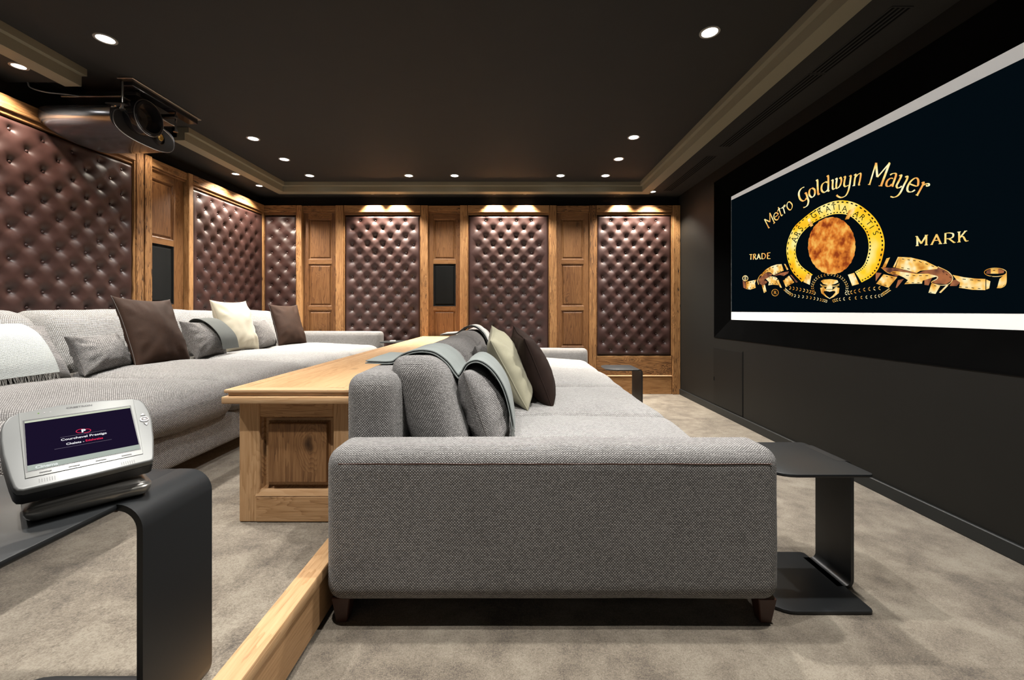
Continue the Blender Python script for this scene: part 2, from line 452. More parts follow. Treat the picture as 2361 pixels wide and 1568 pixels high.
# ------------------------------------------------------------------ room shell
structure(box('floor', (-3.6, 2.5, -1.6, 5.8, -.12, 0), M['carpet']))
PZ = .198
structure(box('floor_platform', (-3.36, -.70, -1.6, 5.70, 0.0, PZ), M['carpet']))
structure(box('wall_back', (-3.6, 2.6, 5.70, 5.85, -.1, 2.80), M['wallb']))
structure(box('wall_left', (-3.5, -3.36, -1.6, 5.72, -.1, 2.80), M['wallb']))
structure(box('ceiling', (-3.5, 2.7, -1.6, 5.85, 2.686, 2.80), M['ceil']))
# soffits (dropped border of the ceiling, open above the projector)
SO = 2.60
structure(boxes('ceiling_border_left', [(-3.37, -2.93, -1.6, 2.84, SO, 2.70), (-3.37, -2.93, 3.73, 5.71, SO, 2.70)], M['ceil']))
structure(box('ceiling_border_right', (1.66, 2.32, -1.6, 5.71, SO, 2.70), M['ceil']))
structure(box('ceiling_border_back', (-2.93, 1.66, 5.37, 5.71, SO, 2.70), M['ceil']))
TB = 2.573
def ring_trim(zz0, zz1, inn, out, prefix, mat):
    # inn/out: (left, right, back) inner and outer lines, mitred at the corners
    (li, ri, bi), (lo, ro, bo) = inn, out
    structure(prism(prefix+'_right', [(ri, -1.6), (ro, -1.6), (ro, bo), (ri, bi)], zz0, zz1, mat))
    structure(prism(prefix+'_back', [(li, bi), (ri, bi), (ro, bo), (lo, bo)], zz0, zz1, mat))
    bm = bmesh.new()
    for quad in ([(lo, 3.73), (li, 3.73), (li, bi), (lo, bo)], [(lo, -1.6), (li, -1.6), (li, 2.84), (lo, 2.84)]):
        a = [bm.verts.new((x, y, zz0)) for x, y in quad]; b = [bm.verts.new((x, y, zz1)) for x, y in quad]
        bm.faces.new(a); bm.faces.new(b[::-1])
        for i in range(4): bm.faces.new((a[i], b[i], b[(i+1) % 4], a[(i+1) % 4]))
    bmesh.ops.recalc_face_normals(bm, faces=bm.faces)
    structure(obj(prefix+'_left', bm, mat, None, False))
ring_trim(TB, 2.69, (-2.862, 1.607, 5.325), (-2.972, 1.722, 5.44), 'trim_1', M['taupe'])
ring_trim(2.640, 2.69, (-2.826, 1.571, 5.289), (-2.862, 1.607, 5.325), 'trim_2', M['taupe'])

# right wall, with the recess that holds the screen
XR = 2.184; WT = .30
FY0, FY1, FZ0, FZ1 = 1.50, 4.646, .800, 2.480
structure(boxes('wall_right', [(XR, XR+WT, FY1, 5.71, -.1, 2.7), (XR, XR+WT, -1.6, FY0, -.1, 2.7),
                               (XR, XR+WT, FY0, FY1, -.1, FZ0), (XR, XR+WT, FY0, FY1, FZ1, 2.7)], M['wallr']))
structure(boxes('baseboard_right', [(XR-.018, XR, -1.6, 5.585, 0, .074)], M['base'], None, .004))
# flush access door below the screen
d = structure(box('door_1', (XR-.003, XR+.004, 4.075, 4.655, .082, .690), flat('flush_door_paint', (.009, .009, .0082), .5, spec=.2)))
box('keyhole', (XR-.006, XR-.002, 4.640, 4.652, .335, .375), M['slot'], d)
structure(box('trim_3', (XR-.0025, XR+.002, 4.062, 4.072, .076, .700), M['slot']))

# ------------------------------------------------------------------ projection screen
XS = 2.28
scr = thing('projection_screen', 'huge wall-mounted cinema screen in a black velvet frame, showing a gold film studio emblem', 'screen', (XS, 3.08, .80))
SY0, SY1, SZ0, SZ1 = 1.675, 4.474, .9955, 2.281
fr = bmesh.new()
o4 = [(FY0, FZ0), (FY1, FZ0), (FY1, FZ1), (FY0, FZ1)]; i4 = [(SY0-.02, SZ0), (SY1, SZ0), (SY1, SZ1), (SY0-.02, SZ1)]
A = [fr.verts.new((XR-.004, y, z)) for y, z in o4]; B = [fr.verts.new((XS-.006, y, z)) for y, z in i4]
A2 = [fr.verts.new((XR+.0, y+(.012 if k in (0, 3) else -.012), z+(.012 if k < 2 else -.012))) for k, (y, z) in enumerate(o4)]
D2 = [fr.verts.new((XS+.05, y, z)) for y, z in o4]
for i in range(4):
    j = (i+1) % 4
    fr.faces.new((A[i], A[j], A2[j], A2[i])); fr.faces.new((A2[i], A2[j], B[j], B[i])); fr.faces.new((A[i], D2[i], D2[j], A[j]))
bmesh.ops.recalc_face_normals(fr, faces=fr.faces)
obj('frame', fr, M['velvet'], scr, False)
box('backing', (XS+.012, XS+.05, FY0+.02, FY1-.02, FZ0+.02, FZ1-.02), M['velvet'], scr)
scm, nt, b = new_mat('screen_fabric'); b.inputs['Base Color'].default_value = (.85, .84, .82, 1); b.inputs['Roughness'].default_value = .7
b.inputs['Emission Color'].default_value = (.95, .95, .93, 1); b.inputs['Emission Strength'].default_value = .28  # slight glow given to the fabric, in place of light falling on it
box('screen_fabric', (XS, XS+.012, SY0, SY1, SZ0, SZ1), scm, scr)
def SP(px, py, lay=0):
    s = XS/(px-1183.); return (XS-.0012-.0009*lay, 987.*s, CAMZ-(py-719.)*s)
def quad_img(name, pts, mat, lay, parent):
    V = [SP(x, y, lay) for x, y in pts]
    return obj(name, (V, [tuple(range(len(V)))[::-1]]), mat, parent, False)
pic = obj('picture', ([(XS-.0012, 4.470, 1.0775), (XS-.0012, 1.69, 1.0690), (XS-.0012, 1.69, 2.207), (XS-.0012, 4.470, 2.243)], [(0, 1, 2, 3)]),
          emit('projected_black', (.0012, .0035, .0055), 1.), scr, False)
def golden(name, stops, scale=9., strength=1.):
    m = bpy.data.materials.new(name); m.use_nodes = True; nt = m.node_tree; nt.nodes.clear()
    out = nt.nodes.new('ShaderNodeOutputMaterial'); e = nt.nodes.new('ShaderNodeEmission'); e.inputs[1].default_value = strength
    nt.links.new(ramp(nt, noise_n(nt, coord(nt), scale, 2), stops), e.inputs[0]); nt.links.new(e.outputs[0], out.inputs[0]); return m
G1 = golden('projected_gold', [(.34, (1., .42, .01)), (.5, (1., .66, .03)), (.66, (1., .88, .32))], 5)
G2 = golden('projected_lettering_gold', [(.40, (.95, .42, .10)), (.52, (1., .72, .20)), (.62, (1., .93, .55))], 11)
G3 = golden('projected_bronze', [(.35, (.10, .04, .03)), (.6, (.42, .15, .06))], 14)
G4 = golden('projected_pale_gold', [(.36, (.62, .24, .03)), (.5, (1., .58, .13)), (.64, (1., .88, .50))], 13)
FUR = golden('projected_tawny', [(.32, (.30, .05, .01)), (.5, (.75, .22, .03)), (.68, (.95, .50, .10))], 16)
BLK = emit('projected_ink', (.002, .003, .005), 1.)
def zc(off, sc):
    return lambda p: (off[0]+p[0]/sc, off[1]+p[1]/sc)
ZA = zc((1755, 450), 19.6); ZB = zc((1835, 390), 14.756); ZC = zc((1990, 365), 13.888)
ZD = zc((1700, 570), 12.06); ZE = zc((2020, 570), 7.378); ZF = zc((1800, 620), 9.081); Z3 = zc((1780, 360), 4.479); ZG = zc((2090, 510), 14.756)
def catmull(pts, k=6, closed=False):
    P = [Vector(p) for p in pts]; n = len(P); out = []
    if n < 3 and not closed:
        return [P[0].lerp(P[-1], i/4) for i in range(5)]
    for i in range(n if closed else n-1):
        p1, p2 = P[i], P[(i+1) % n]
        p0 = P[i-1] if (i > 0 or closed) else p1*2-p2
        p3 = P[(i+2) % n] if (i+2 < n or closed) else p2*2-p1
        for j in range(k):
            t = j/k
            out.append(.5*((2*p1)+(p2-p0)*t+(2*p0-5*p1+4*p2-p3)*t*t+(3*p1-p0-3*p2+p3)*t**3))
    if not closed: out.append(P[-1])
    return out
def strokes(name, lst, mat, parent, lay=2):
    """lst: (mapping, points, thin, thick, nib angle deg, smooth) broad-nib strokes traced on the flat picture"""
    V = []; F = []
    for (mp, pts, tn, tk, ang, sm) in lst:
        P = [Vector(mp(p)) for p in pts]
        P = catmull(P, 6) if sm else [P[i].lerp(P[i+1], t) for i in range(len(P)-1) for t in (0, .5)]+[P[-1]]
        m = len(P); b0 = len(V)
        for i, p in enumerate(P):
            d = P[min(m-1, i+1)]-P[max(0, i-1)]
            if d.length < 1e-6: d = Vector((1, 0))
            d.normalize(); nrm = Vector((-d.y, d.x))
            th = math.atan2(-d.y, d.x)
            w = (tn+(tk-tn)*abs(math.sin(th-math.radians(ang))))/2
            for s in (1, -1):
                q = p+nrm*w*s; V.append(SP(q.x, q.y, lay))
        for i in range(m-1): F.append((b0+2*i, b0+2*i+1, b0+2*i+3, b0+2*i+2))
    return obj(name, (V, F), mat, parent, False)
S = []
def st(mp, ang, tn, tk, *pls, sm=True):
    for p in pls: S.append((mp, p, tn, tk, ang, sm))
st(ZA, 60, 1.2, 2.6, [(365, 1490), (165, 1090)], [(165, 1090), (410, 1205)], [(412, 1215), (405, 800)], [(405, 800), (615, 1250)], [(335, 1490), (395, 1455)], [(570, 1290), (645, 1225)], sm=False)
st(ZA, 60, 1.2, 3.0, [(645, 995), (785, 865), (700, 795), (615, 850), (590, 970), (630, 1080), (710, 1118), (790, 1070), (828, 945)],
   [(790, 545), (860, 740), (930, 925), (995, 875)], [(755, 740), (790, 650), (880, 600)], [(930, 600), (1000, 560), (1050, 700), (1085, 830)],
   [(1000, 590), (1040, 480), (1095, 455), (1090, 510), (1050, 530)],
   [(1290, 290), (1400, 400), (1420, 520), (1370, 640), (1300, 665), (1210, 580), (1180, 470), (1210, 350), (1290, 290)])
st(ZB, 30, 1.5, 4.6, [(300, 605), (200, 660), (130, 760), (115, 880), (160, 1020), (250, 1082), (330, 1050), (370, 985)],
   [(320, 845), (355, 810), (410, 980), (440, 1090), (410, 1220), (340, 1285), (265, 1310)],
   [(570, 642), (650, 700), (660, 830), (620, 920), (550, 955), (480, 890), (465, 790), (495, 690), (570, 642)],
   [(700, 405), (745, 375), (755, 600), (770, 820), (790, 862), (828, 832)],
   [(1085, 450), (1020, 440), (920, 510), (882, 640), (900, 740), (960, 787), (1030, 768), (1090, 710)],
   [(1065, 262), (1112, 230), (1120, 500), (1115, 735), (1165, 728)],
   [(1220, 402), (1270, 370), (1262, 550), (1268, 660), (1300, 680), (1362, 645)], [(1352, 352), (1408, 320), (1392, 500), (1392, 640), (1450, 635), (1520, 550), (1560, 420), (1555, 320), (1530, 285), (1492, 325)],
   [(1635, 280), (1692, 255), (1670, 400), (1655, 530), (1690, 590), (1760, 570), (1812, 545)],
   [(1825, 245), (1885, 222), (1872, 350), (1840, 560), (1790, 760), (1700, 910), (1560, 965), (1450, 930), (1400, 880)],
   [(1990, 212), (2052, 182), (2020, 350), (1997, 560)], [(2055, 265), (2130, 180), (2210, 145), (2222, 220), (2190, 400), (2160, 528), (2202, 530)])
st(ZB, 90, 1.2, 1.6, [(1942, 570), (2030, 556)], sm=False)
st(ZC, 0, 1.5, 3.4, [(225, 832), (430, 145)], [(475, 605), (875, 135)], sm=False)
st(ZC, 0, 1.5, 5.2, [(430, 145), (470, 600)], [(862, 150), (592, 880)], sm=False)
st(ZC, 90, 1.2, 1.8, [(170, 838), (250, 842)], [(512, 880), (630, 886)], sm=False)
st(ZC, 10, 1.7, 5.0, [(880, 535), (960, 490), (1050, 485), (1072, 530), (1040, 640), (960, 870), (990, 895)],
   [(975, 645), (890, 640), (795, 720), (758, 830), (780, 890), (860, 893), (935, 830)],
   [(1168, 565), (1240, 535), (1220, 610), (1140, 770), (1088, 880), (1120, 950), (1200, 930), (1255, 890)],
   [(1360, 605), (1435, 575), (1418, 680), (1330, 850), (1220, 1080), (1120, 1200), (1000, 1248), (890, 1225)],
   [(1520, 825), (1740, 890), (1785, 780), (1768, 665), (1690, 632), (1560, 720), (1465, 860), (1432, 990), (1470, 1068), (1580, 1072), (1680, 1010)],
   [(1892, 795), (1958, 765), (1925, 860), (1850, 1000), (1750, 1180)], [(1945, 860), (2040, 815), (2118, 820), (2125, 865), (2075, 890), (2035, 860)])
st(ZC, 90, 1.2, 1.8, [(1700, 1165), (1780, 1200)], sm=False)
strokes('studio_name', S, G2, scr)
S = []
st(ZD, 20, 1.1, 2.4, [(345, 205), (425, 200)], [(390, 200), (385, 345)], [(460, 195), (455, 345)], [(485, 270), (535, 345)], [(560, 335), (605, 185)], [(600, 185), (650, 335)], [(575, 285), (635, 280)],
   [(695, 168), (693, 330)], [(850, 158), (848, 320)], [(850, 160), (928, 152)], [(850, 237), (905, 233)], [(848, 320), (932, 318)], sm=False)
st(ZD, 20, 1.1, 2.2, [(460, 195), (500, 192), (515, 228), (490, 262), (460, 270)], [(695, 170), (760, 182), (792, 240), (760, 312), (693, 328)])
strokes('trade_lettering', S, G2, scr)
S = []
st(ZG, 10, 1.5, 4.6, [(385, 530), (390, 830)], [(370, 530), (520, 760)], [(520, 760), (690, 490)], [(695, 490), (692, 800)], [(1050, 450), (875, 795)], [(1040, 450), (1185, 765)], [(960, 655), (1090, 650)],
   [(1345, 410), (1340, 755)], [(1460, 590), (1640, 725)], [(1810, 370), (1815, 705)], [(2030, 335), (1840, 560)], sm=False)
st(ZG, 10, 1.5, 4.6, [(1320, 418), (1470, 400), (1600, 430), (1600, 530), (1500, 590), (1385, 598)], [(1890, 520), (1960, 540), (2040, 670), (2130, 665)])
st(ZG, 90, 1.2, 1.5, [(320, 520), (400, 515)], [(335, 838), (435, 832)], [(640, 480), (752, 472)], [(632, 815), (750, 805)], [(832, 800), (915, 795)], [(1110, 770), (1235, 765)], [(1275, 760), (1392, 752)], [(1750, 372), (1868, 360)], [(1745, 716), (1865, 705)], [(1980, 345), (2085, 330)], [(1640, 735), (1690, 715)], sm=False)
strokes('mark_lettering', S, G2, scr)
S = []
circ = [(1060+92*math.cos(a*PI/12), 1263+92*math.sin(a*PI/12)) for a in range(25)]
st(ZD, 0, 1.3, 1.3, circ)
st(ZD, 0, 1., 1.4, [(1036, 1220), (1034, 1305)], [(1055, 1264), (1095, 1305)], [(1036, 1222), (1078, 1226)], [(1078, 1226), (1078, 1256)], [(1078, 1256), (1038, 1264)], sm=False)
strokes('registered_symbol', S, G4, scr)

# film ribbon ring with the motto
OUT = [(310, 1300), (200, 1170), (152, 960), (215, 760), (330, 640), (500, 520), (690, 458), (880, 490), (1050, 620), (1140, 770), (1167, 930), (1120, 1130), (1040, 1240), (930, 1305)]
INN = [(425, 1225), (295, 1120), (247, 980), (290, 830), (410, 705), (560, 625), (680, 597), (800, 615), (905, 700), (978, 800), (1003, 940), (975, 1075), (930, 1150), (862, 1195)]
oc = catmull([Z3(p) for p in OUT], 8); ic = catmull([Z3(p) for p in INN], 8)
V = []; F = []
for a, b_ in zip(oc, ic): V += [SP(a.x, a.y, 2), SP(b_.x, b_.y, 2)]
for i in range(len(oc)-1): F.append((2*i, 2*i+1, 2*i+3, 2*i+2))
ringo = obj('film_ribbon_ring', (V, F), G1, scr, False)
V = []; F = []
def band(f, i):
    i = max(0, min(len(oc)-1.001, i)); k = int(i); t = i-k
    a = oc[k].lerp(oc[k+1], t); b_ = ic[k].lerp(ic[k+1], t); return a.lerp(b_, f)
for i in np.arange(1.2, len(oc)-2, 2.1):
    for f0, f1 in ((.08, .17), (.85, .93)):
        q = [band(f0, i), band(f1, i), band(f1, i+1.0), band(f0, i+1.0)]
        b0 = len(V); V += [SP(p.x, p.y, 3) for p in q]; F.append((b0, b0+1, b0+2, b0+3))
obj('sprocket_holes', (V, F), BLK, ringo, False)
V = []; F = []
for ch, x, y, an in [('A', 238, 862, -66), ('R', 268, 805, -60), ('S', 302, 748, -54), ('G', 437, 612, -32), ('R', 500, 573, -27), ('A', 583, 548, -17), ('T', 645, 530, -8), ('I', 700, 532, -3), ('A', 757, 545, 8),
                     ('A', 878, 600, 38), ('R', 938, 632, 44), ('T', 1008, 690, 52), ('I', 1035, 735, 58), ('S', 1074, 795, 64)]:
    tv, tf = text_verts(ch, 19.)
    cx, cy = Z3((x, y)); ca, sa = math.cos(math.radians(an)), math.sin(math.radians(an)); b0 = len(V)
    for (a, b_, _) in tv: V.append(SP(cx+a*ca*.95+b_*sa, cy+a*sa*.95-b_*ca, 3.3))
    F += [tuple(b0+k for k in f) for f in tf]
obj('motto_lettering', (V, F), BLK, ringo, False)
# plain tawny shape standing where the picture's portrait is
V = []
for k in range(120):
    a = 2*PI*k/120; rr = 1+.008*math.sin(23*a)+.006*math.sin(41*a+1)
    x = 620+245*rr*math.cos(a); y = 930+(300 if math.sin(a) < 0 else 290)*rr*math.sin(a)
    V.append(SP(*Z3((x, min(y, 1225))), 1))
obj('tawny_round_shape', (V, [tuple(range(120))[::-1]]), FUR, scr, False)

def polys(name, lst, mp, mat, lay, parent):
    V = []; F = []
    for pl in lst:
        b0 = len(V); V += [SP(*mp(p), lay) for p in pl]; F.append(tuple(range(b0, b0+len(pl)))[::-1])
    return obj(name, (V, F), mat, parent, False)
lr = polys('film_ribbon_left', [[(250, 965), (540, 905), (500, 1000), (520, 1130), (370, 1180), (250, 1160)],
   [(670, 760), (800, 620), (950, 530), (1100, 480), (1240, 470), (1300, 650), (1180, 700), (1020, 775), (930, 700), (850, 690), (760, 740), (690, 820)],
   [(800, 880), (940, 810), (1080, 830), (1130, 870), (1080, 940), (1150, 1055), (1000, 1040), (870, 1060), (890, 970)],
   [(690, 1070), (780, 1050), (820, 1230), (750, 1275)], [(1280, 930), (1450, 790), (1590, 980), (1360, 1110)], [(1090, 930), (1150, 900), (1250, 1130), (1200, 1120)],
   [(1310, 465), (1350, 470), (1430, 620), (1390, 640)]], ZD, G4, 2, scr)
polys('ribbon_underside', [[(600, 900), (680, 800), (850, 700), (990, 760), (900, 830), (760, 900), (750, 980), (780, 1040), (700, 1060), (620, 1010)],
   [(1000, 800), (1200, 720), (1440, 670), (1420, 730), (1300, 800), (1200, 770)], [(1480, 770), (1510, 770), (1690, 970), (1640, 985)], [(155, 930), (240, 970), (240, 1160), (175, 1120)], [(770, 920), (850, 960), (800, 1020), (755, 980)]], ZD, G3, 1.5, lr)
def dashes(mp, lines, w=1.5, lay=3):
    L = []
    for (p, q, n) in lines:
        p = Vector(p); q = Vector(q)
        for i in range(n):
            a = p.lerp(q, (i+.2)/n); b_ = p.lerp(q, (i+.62)/n); L.append((mp, [tuple(a), tuple(b_)], w, w, 0, False))
    return L
strokes('ribbon_perforations', dashes(ZD, [((270, 1000), (500, 955), 3), ((270, 1148), (500, 1118), 3), ((690, 760), (950, 575), 4), ((950, 575), (1200, 500), 2), ((1040, 735), (1250, 650), 3), ((880, 850), (1110, 850), 3), ((890, 1018), (1110, 1018), 3), ((1290, 920), (1440, 830), 2), ((1370, 1075), (1560, 985), 2), ((715, 1105), (770, 1095), 1), ((760, 1240), (810, 1225), 1)]), BLK, lr, 3)
S = []
st(ZD, 0, 1.6, 1.6, [(230+72*math.cos(a*PI/10), 865+72*math.sin(a*PI/10)) for a in range(21)], [(600, 1040), (575, 930), (620, 820), (670, 760)])
st(ZD, 0, 1.3, 1.3, [(215, 800), (215, 930)], [(245, 800), (245, 930)], sm=False)
strokes('ribbon_edge', S, G4, lr)
rr_ = polys('film_ribbon_right', [[(340, 350), (400, 165), (600, 175), (850, 235), (1060, 340), (1050, 370), (760, 400), (700, 440), (520, 390)],
   [(110, 350), (185, 190), (245, 175), (170, 340)], [(240, 430), (330, 405), (680, 450), (900, 450), (1040, 500), (960, 520), (800, 570), (790, 620), (640, 620), (490, 630), (550, 560), (470, 510), (380, 470)],
   [(950, 620), (1100, 660), (1020, 795), (900, 775)], [(1380, 560), (1310, 470), (1500, 510), (1680, 532), (1870, 540), (1870, 730), (1650, 725), (1420, 690), (1440, 600)],
   [(2110, 540), (2225, 440), (2220, 620), (2150, 680), (2070, 690)], [(1960, 370), (2090, 365), (2090, 450), (1960, 450)], [(1885, 550), (1955, 580), (1935, 700), (1885, 720)],
   [(10, 620), (135, 460), (370, 510), (220, 690)], [(295, 340), (380, 165), (400, 165), (325, 345)], [(1110, 780), (1240, 650), (1210, 640), (1080, 770)]], ZE, G4, 2, scr)
polys('ribbon_underside', [[(95, 345), (330, 355), (700, 440), (560, 450), (420, 470), (350, 500), (200, 430)], [(1060, 335), (1180, 390), (1290, 470), (1310, 560), (1200, 630), (1020, 620), (950, 590), (1050, 530), (1000, 480), (900, 450), (730, 440), (800, 410)],
   [(830, 560), (960, 520), (900, 650), (830, 640)], [(1310, 560), (1420, 540), (1440, 600), (1380, 660), (1260, 660)], [(0, 430), (100, 440), (0, 580)], [(380, 560), (480, 540), (360, 690), (340, 690)], [(1890, 400), (1960, 375), (1960, 455), (1880, 450)], [(2090, 365), (2190, 400), (2180, 440), (2090, 450)]], ZE, G3, 1.5, rr_)
strokes('ribbon_perforations', dashes(ZE, [((430, 198), (720, 235), 3), ((720, 235), (1040, 345), 3), ((420, 345), (620, 378), 2), ((260, 425), (390, 450), 1), ((500, 480), (940, 485), 4), ((500, 605), (790, 605), 3), ((1130, 400), (1310, 540), 3), ((1460, 540), (1840, 578), 3), ((1400, 668), (1830, 710), 4), ((160, 490), (330, 530), 2), ((50, 620), (220, 660), 2), ((980, 650), (1070, 668), 1), ((900, 765), (990, 775), 1), ((1980, 395), (2080, 395), 1), ((1910, 500), (2040, 500), 1)]), BLK, rr_, 3)
S = []
st(ZE, 0, 1.5, 1.5, [(2040+188*math.cos(a*PI/12), 428+72*math.sin(a*PI/12)) for a in range(25)], [(1060, 330), (1240, 420), (1315, 530), (1240, 630), (1080, 645), (950, 600), (1040, 540), (1050, 500), (950, 470)], [(95, 345), (200, 430), (300, 460)], [(2228, 440), (2220, 620), (2150, 685), (2065, 692)])
strokes('ribbon_edge', S, G4, rr_)
# knots of the ring
for pl in ([(372, 655), (395, 640), (432, 715), (405, 732)], [(800, 560), (870, 530), (800, 650), (760, 655)], [(365, 1215), (415, 1225), (395, 1330), (330, 1300)], [(790, 1225), (855, 1205), (905, 1320), (835, 1340)]):
    polys('ring_fold', [pl], Z3, G4, 3.6, ringo)
# mask and laurels under the ring
mk = polys('gold_mask', [[(850, 255), (900, 225), (1050, 215), (1195, 235), (1218, 280), (1150, 315), (1080, 330), (1095, 400), (1090, 425), (950, 425), (990, 340), (900, 315)],
   [(835, 400), (900, 380), (960, 435), (920, 462), (905, 490), (960, 560), (1035, 615), (1035, 628), (960, 590), (860, 510)], [(1240, 400), (1170, 380), (1100, 435), (1145, 462), (1155, 490), (1100, 560), (1035, 612), (1035, 628), (1120, 590), (1225, 505)],
   [(960, 435), (1100, 435), (1145, 465), (1100, 462), (1035, 480), (965, 462), (920, 465)]], ZF, G4, 2, scr)
S = []
st(ZF, 0, 1., 1., [(835, 320), (900, 352), (985, 350)], [(845, 345), (905, 375), (980, 365)], [(1080, 350), (1160, 350), (1240, 312)], [(1085, 365), (1160, 375), (1235, 340)])
strokes('eyelids', S, G4, mk)
L = []
def laurel(pts, n, ln, w, mirror=0):
    c = catmull([Vector(p) for p in pts], 12); m = len(c)
    for i in range(n):
        t = (i+.5)/n*(m-2); k = int(t); p = c[k].lerp(c[k+1], t-k); d = (c[k+1]-c[k]).normalized()
        for s in (1, -1):
            q = Vector((d.x*math.cos(s*.65)-d.y*math.sin(s*.65), d.x*math.sin(s*.65)+d.y*math.cos(s*.65)))
            a = p+q*6; e = p+q*ln; mid = (a+e)/2; nn_ = Vector((-q.y, q.x))*w
            b0 = len(LV); LV.extend(SP(*ZF(tuple(x)), 2.2) for x in (a, mid+nn_, e, mid-nn_)); LF.append((b0, b0+3, b0+2, b0+1))
LV = []; LF = []
laurel([(1010, 690), (860, 650), (600, 600), (300, 560), (180, 500), (95, 430)], 18, 52, 9)
laurel([(1065, 685), (1250, 640), (1700, 600), (2050, 570), (2180, 510), (2290, 435)], 19, 58, 9)
laurel([(770, 525), (620, 480), (400, 430), (180, 395)], 9, 62, 10)
laurel([(1320, 525), (1500, 490), (1800, 430), (2130, 400)], 9, 70, 10)
laurel([(690, 500), (680, 330), (790, 180), (1030, 105)], 11, 50, 8)
laurel([(1390, 500), (1390, 330), (1270, 180), (1050, 105)], 11, 50, 8)
obj('laurel_leaves', (LV, LF), G4, scr, False)

# ------------------------------------------------------------------ wall panelling
class Wall:
    def __init__(s, kind): s.k = kind
    def b(s, u0, u1, d0, d1, z0, z1):
        return (u0, u1, 5.70-d1, 5.70-d0, z0, z1) if s.k == 'back' else (-3.36+d0, -3.36+d1, u0, u1, z0, z1)
    def p(s, u, d, z):
        return (u, 5.70-d, z) if s.k == 'back' else (-3.36+d, u, z)
    def rail(s): return M['woodx'] if s.k == 'back' else M['woody']
    def rail2(s): return M['panx'] if s.k == 'back' else M['pany']
WB, WL = Wall('back'), Wall('left')
ZT = 2.468
def tufted(W, u0, u1, zb, floor_z, label, first, cols, rowz, dz, nrow, zhide, plinth=True, rails=True):
    root = thing('tufted_wall_panel', label, 'wall panel', W.p((u0+u1)/2, .05, floor_z), 'brown leather wall panels')
    zt = 2.340; T = .049; D0 = .055
    btn = []
    for r in range(nrow):
        z = rowz-r*dz; s0 = first if r % 2 == 0 else first-.1
        k = s0
        while k-.2 > u0+.035: k -= .2
        while k < u1-.035:
            if k > u0+.035 and z > zb+.04: btn.append((k, z))
            k += .2
    B = np.array(btn)
    nu = int((u1-u0)/.0105); nz = int((zt-zb)/.0105)
    us = np.linspace(u0, u1, nu+1); zs = np.linspace(zb, zt, nz+1)
    UU, ZZ = np.meshgrid(us, zs, indexing='ij')
    e = np.minimum(np.minimum(UU-u0, u1-UU), np.minimum(ZZ-zb, zt-ZZ))
    edge = np.sqrt(np.clip(1-np.clip(1-e/.035, 0, 1)**2, 0, 1))
    dist = np.full(UU.shape, 9.)
    for (bu, bz) in btn: dist = np.minimum(dist, np.hypot(UU-bu, ZZ-bz))
    dim = .60*np.exp(-(dist/.019)**1.3)+.40*np.exp(-(dist/.055)**2)
    p = (UU-first)/.2; q = (ZZ-rowz)/(2*dz)
    g1 = np.abs(((p+q) % 1.)-.5)*2; g2 = np.abs(((p-q) % 1.)-.5)*2  # 1 on the fold lines between buttons
    fold = np.exp(-((1-g1)/.10)**2)+np.exp(-((1-g2)/.10)**2)
    H = T*edge*(1-.80*dim)-.0020*fold*edge*(e > .06)
    V = []; F = []
    for i in range(nu+1):
        for j in range(nz+1): V.append(W.p(us[i], D0+H[i, j], zs[j]))
    for i in range(nu):
        for j in range(nz):
            f = (i*(nz+1)+j, (i+1)*(nz+1)+j, (i+1)*(nz+1)+j+1, i*(nz+1)+j+1)
            F.append(f if W.k == 'back' else f[::-1])
    obj('upholstery', (V, F), M['leather'], root)
    box('backing', W.b(u0+.004, u1-.004, .01, D0+.001, zb+.004, zt-.004), M['wallb'], root)
    for (bu, bz) in btn:
        if bz < zhide: continue
        o = bpy.data.objects.new('button', BTN[W.k]); o.location = W.p(bu, D0+.016, bz); C.objects.link(o)
        o.parent = root; o.matrix_parent_inverse = Matrix.Translation(root.location).inverted()
    if rails:
        box('head_rail', W.b(u0, u1, .0, .118, 2.377, ZT), W.rail(), root, .003)
        boxes('bead_moulding', [W.b(u0, u1, .0, .098, 2.345, 2.377)], W.rail2(), root, .004)
        bd = []
        for (a, b_) in ((u0-.0, u0+.006), (u1-.006, u1)): bd.append(W.b(a, b_, .02, .112, zb if plinth else floor_z, 2.377))
        boxes('side_bead', bd, M['topy'] if W.k == 'x' else M['woodz'], root)
    box('plinth_board', W.b(u0, u1, .01, .095, floor_z+.247, zb-.004), W.rail(), root, .003)
    box('plinth_moulding', W.b(u0, u1, .01, .112, floor_z+.232, floor_z+.247), M['topx'] if W.k == 'back' else M['topy'], root, .003)
    box('skirting_board', W.b(u0, u1, .01, .100, floor_z+.001, floor_z+.232), W.rail(), root, .003)
    return root
BTN = {}
for k, ax in (('back', (0, -1, 0)), ('left', (1, 0, 0))):
    tmp = lathe('button', [(-.004, .0095), (.0, .0115), (.005, .0105), (.0085, .006), (.0098, .001)], (0, 0, 0), ax, M['leather'], None, 12)
    BTN[k] = tmp.data; bpy.data.objects.remove(tmp)
RZ, DZ = 2.270, .1058
def X5(px): return (px-1183)*.005674
tufted(WB, -3.262, X5(684.5), .505, PZ, 'narrow brown leather buttoned panel in the far left corner', X5(659.6)-.0, 0, RZ, DZ, 17, 1.05)
tufted(WB, X5(794), X5(970), .505, PZ, 'brown leather buttoned panel on the back wall, above the end of the left sofa', X5(829), 0, RZ, DZ, 17, .62)
tufted(WB, X5(1078.5), X5(1266.3), .505, 0., 'brown leather buttoned panel on the back wall, straight behind the front sofa back', X5(1119.6), 0, RZ, DZ, 17, .62)
tufted(WB, X5(1375), X5(1549), .505, 0., 'brown leather buttoned panel at the right end of the back wall, beside the dark wall', X5(1408.5), 0, RZ, DZ, 17, .50)
tufted(WL, 4.341, 5.578, .505, PZ, 'brown leather buttoned panel on the left wall, next to the far corner', 4.455, 0, RZ, DZ, 17, 1.04)
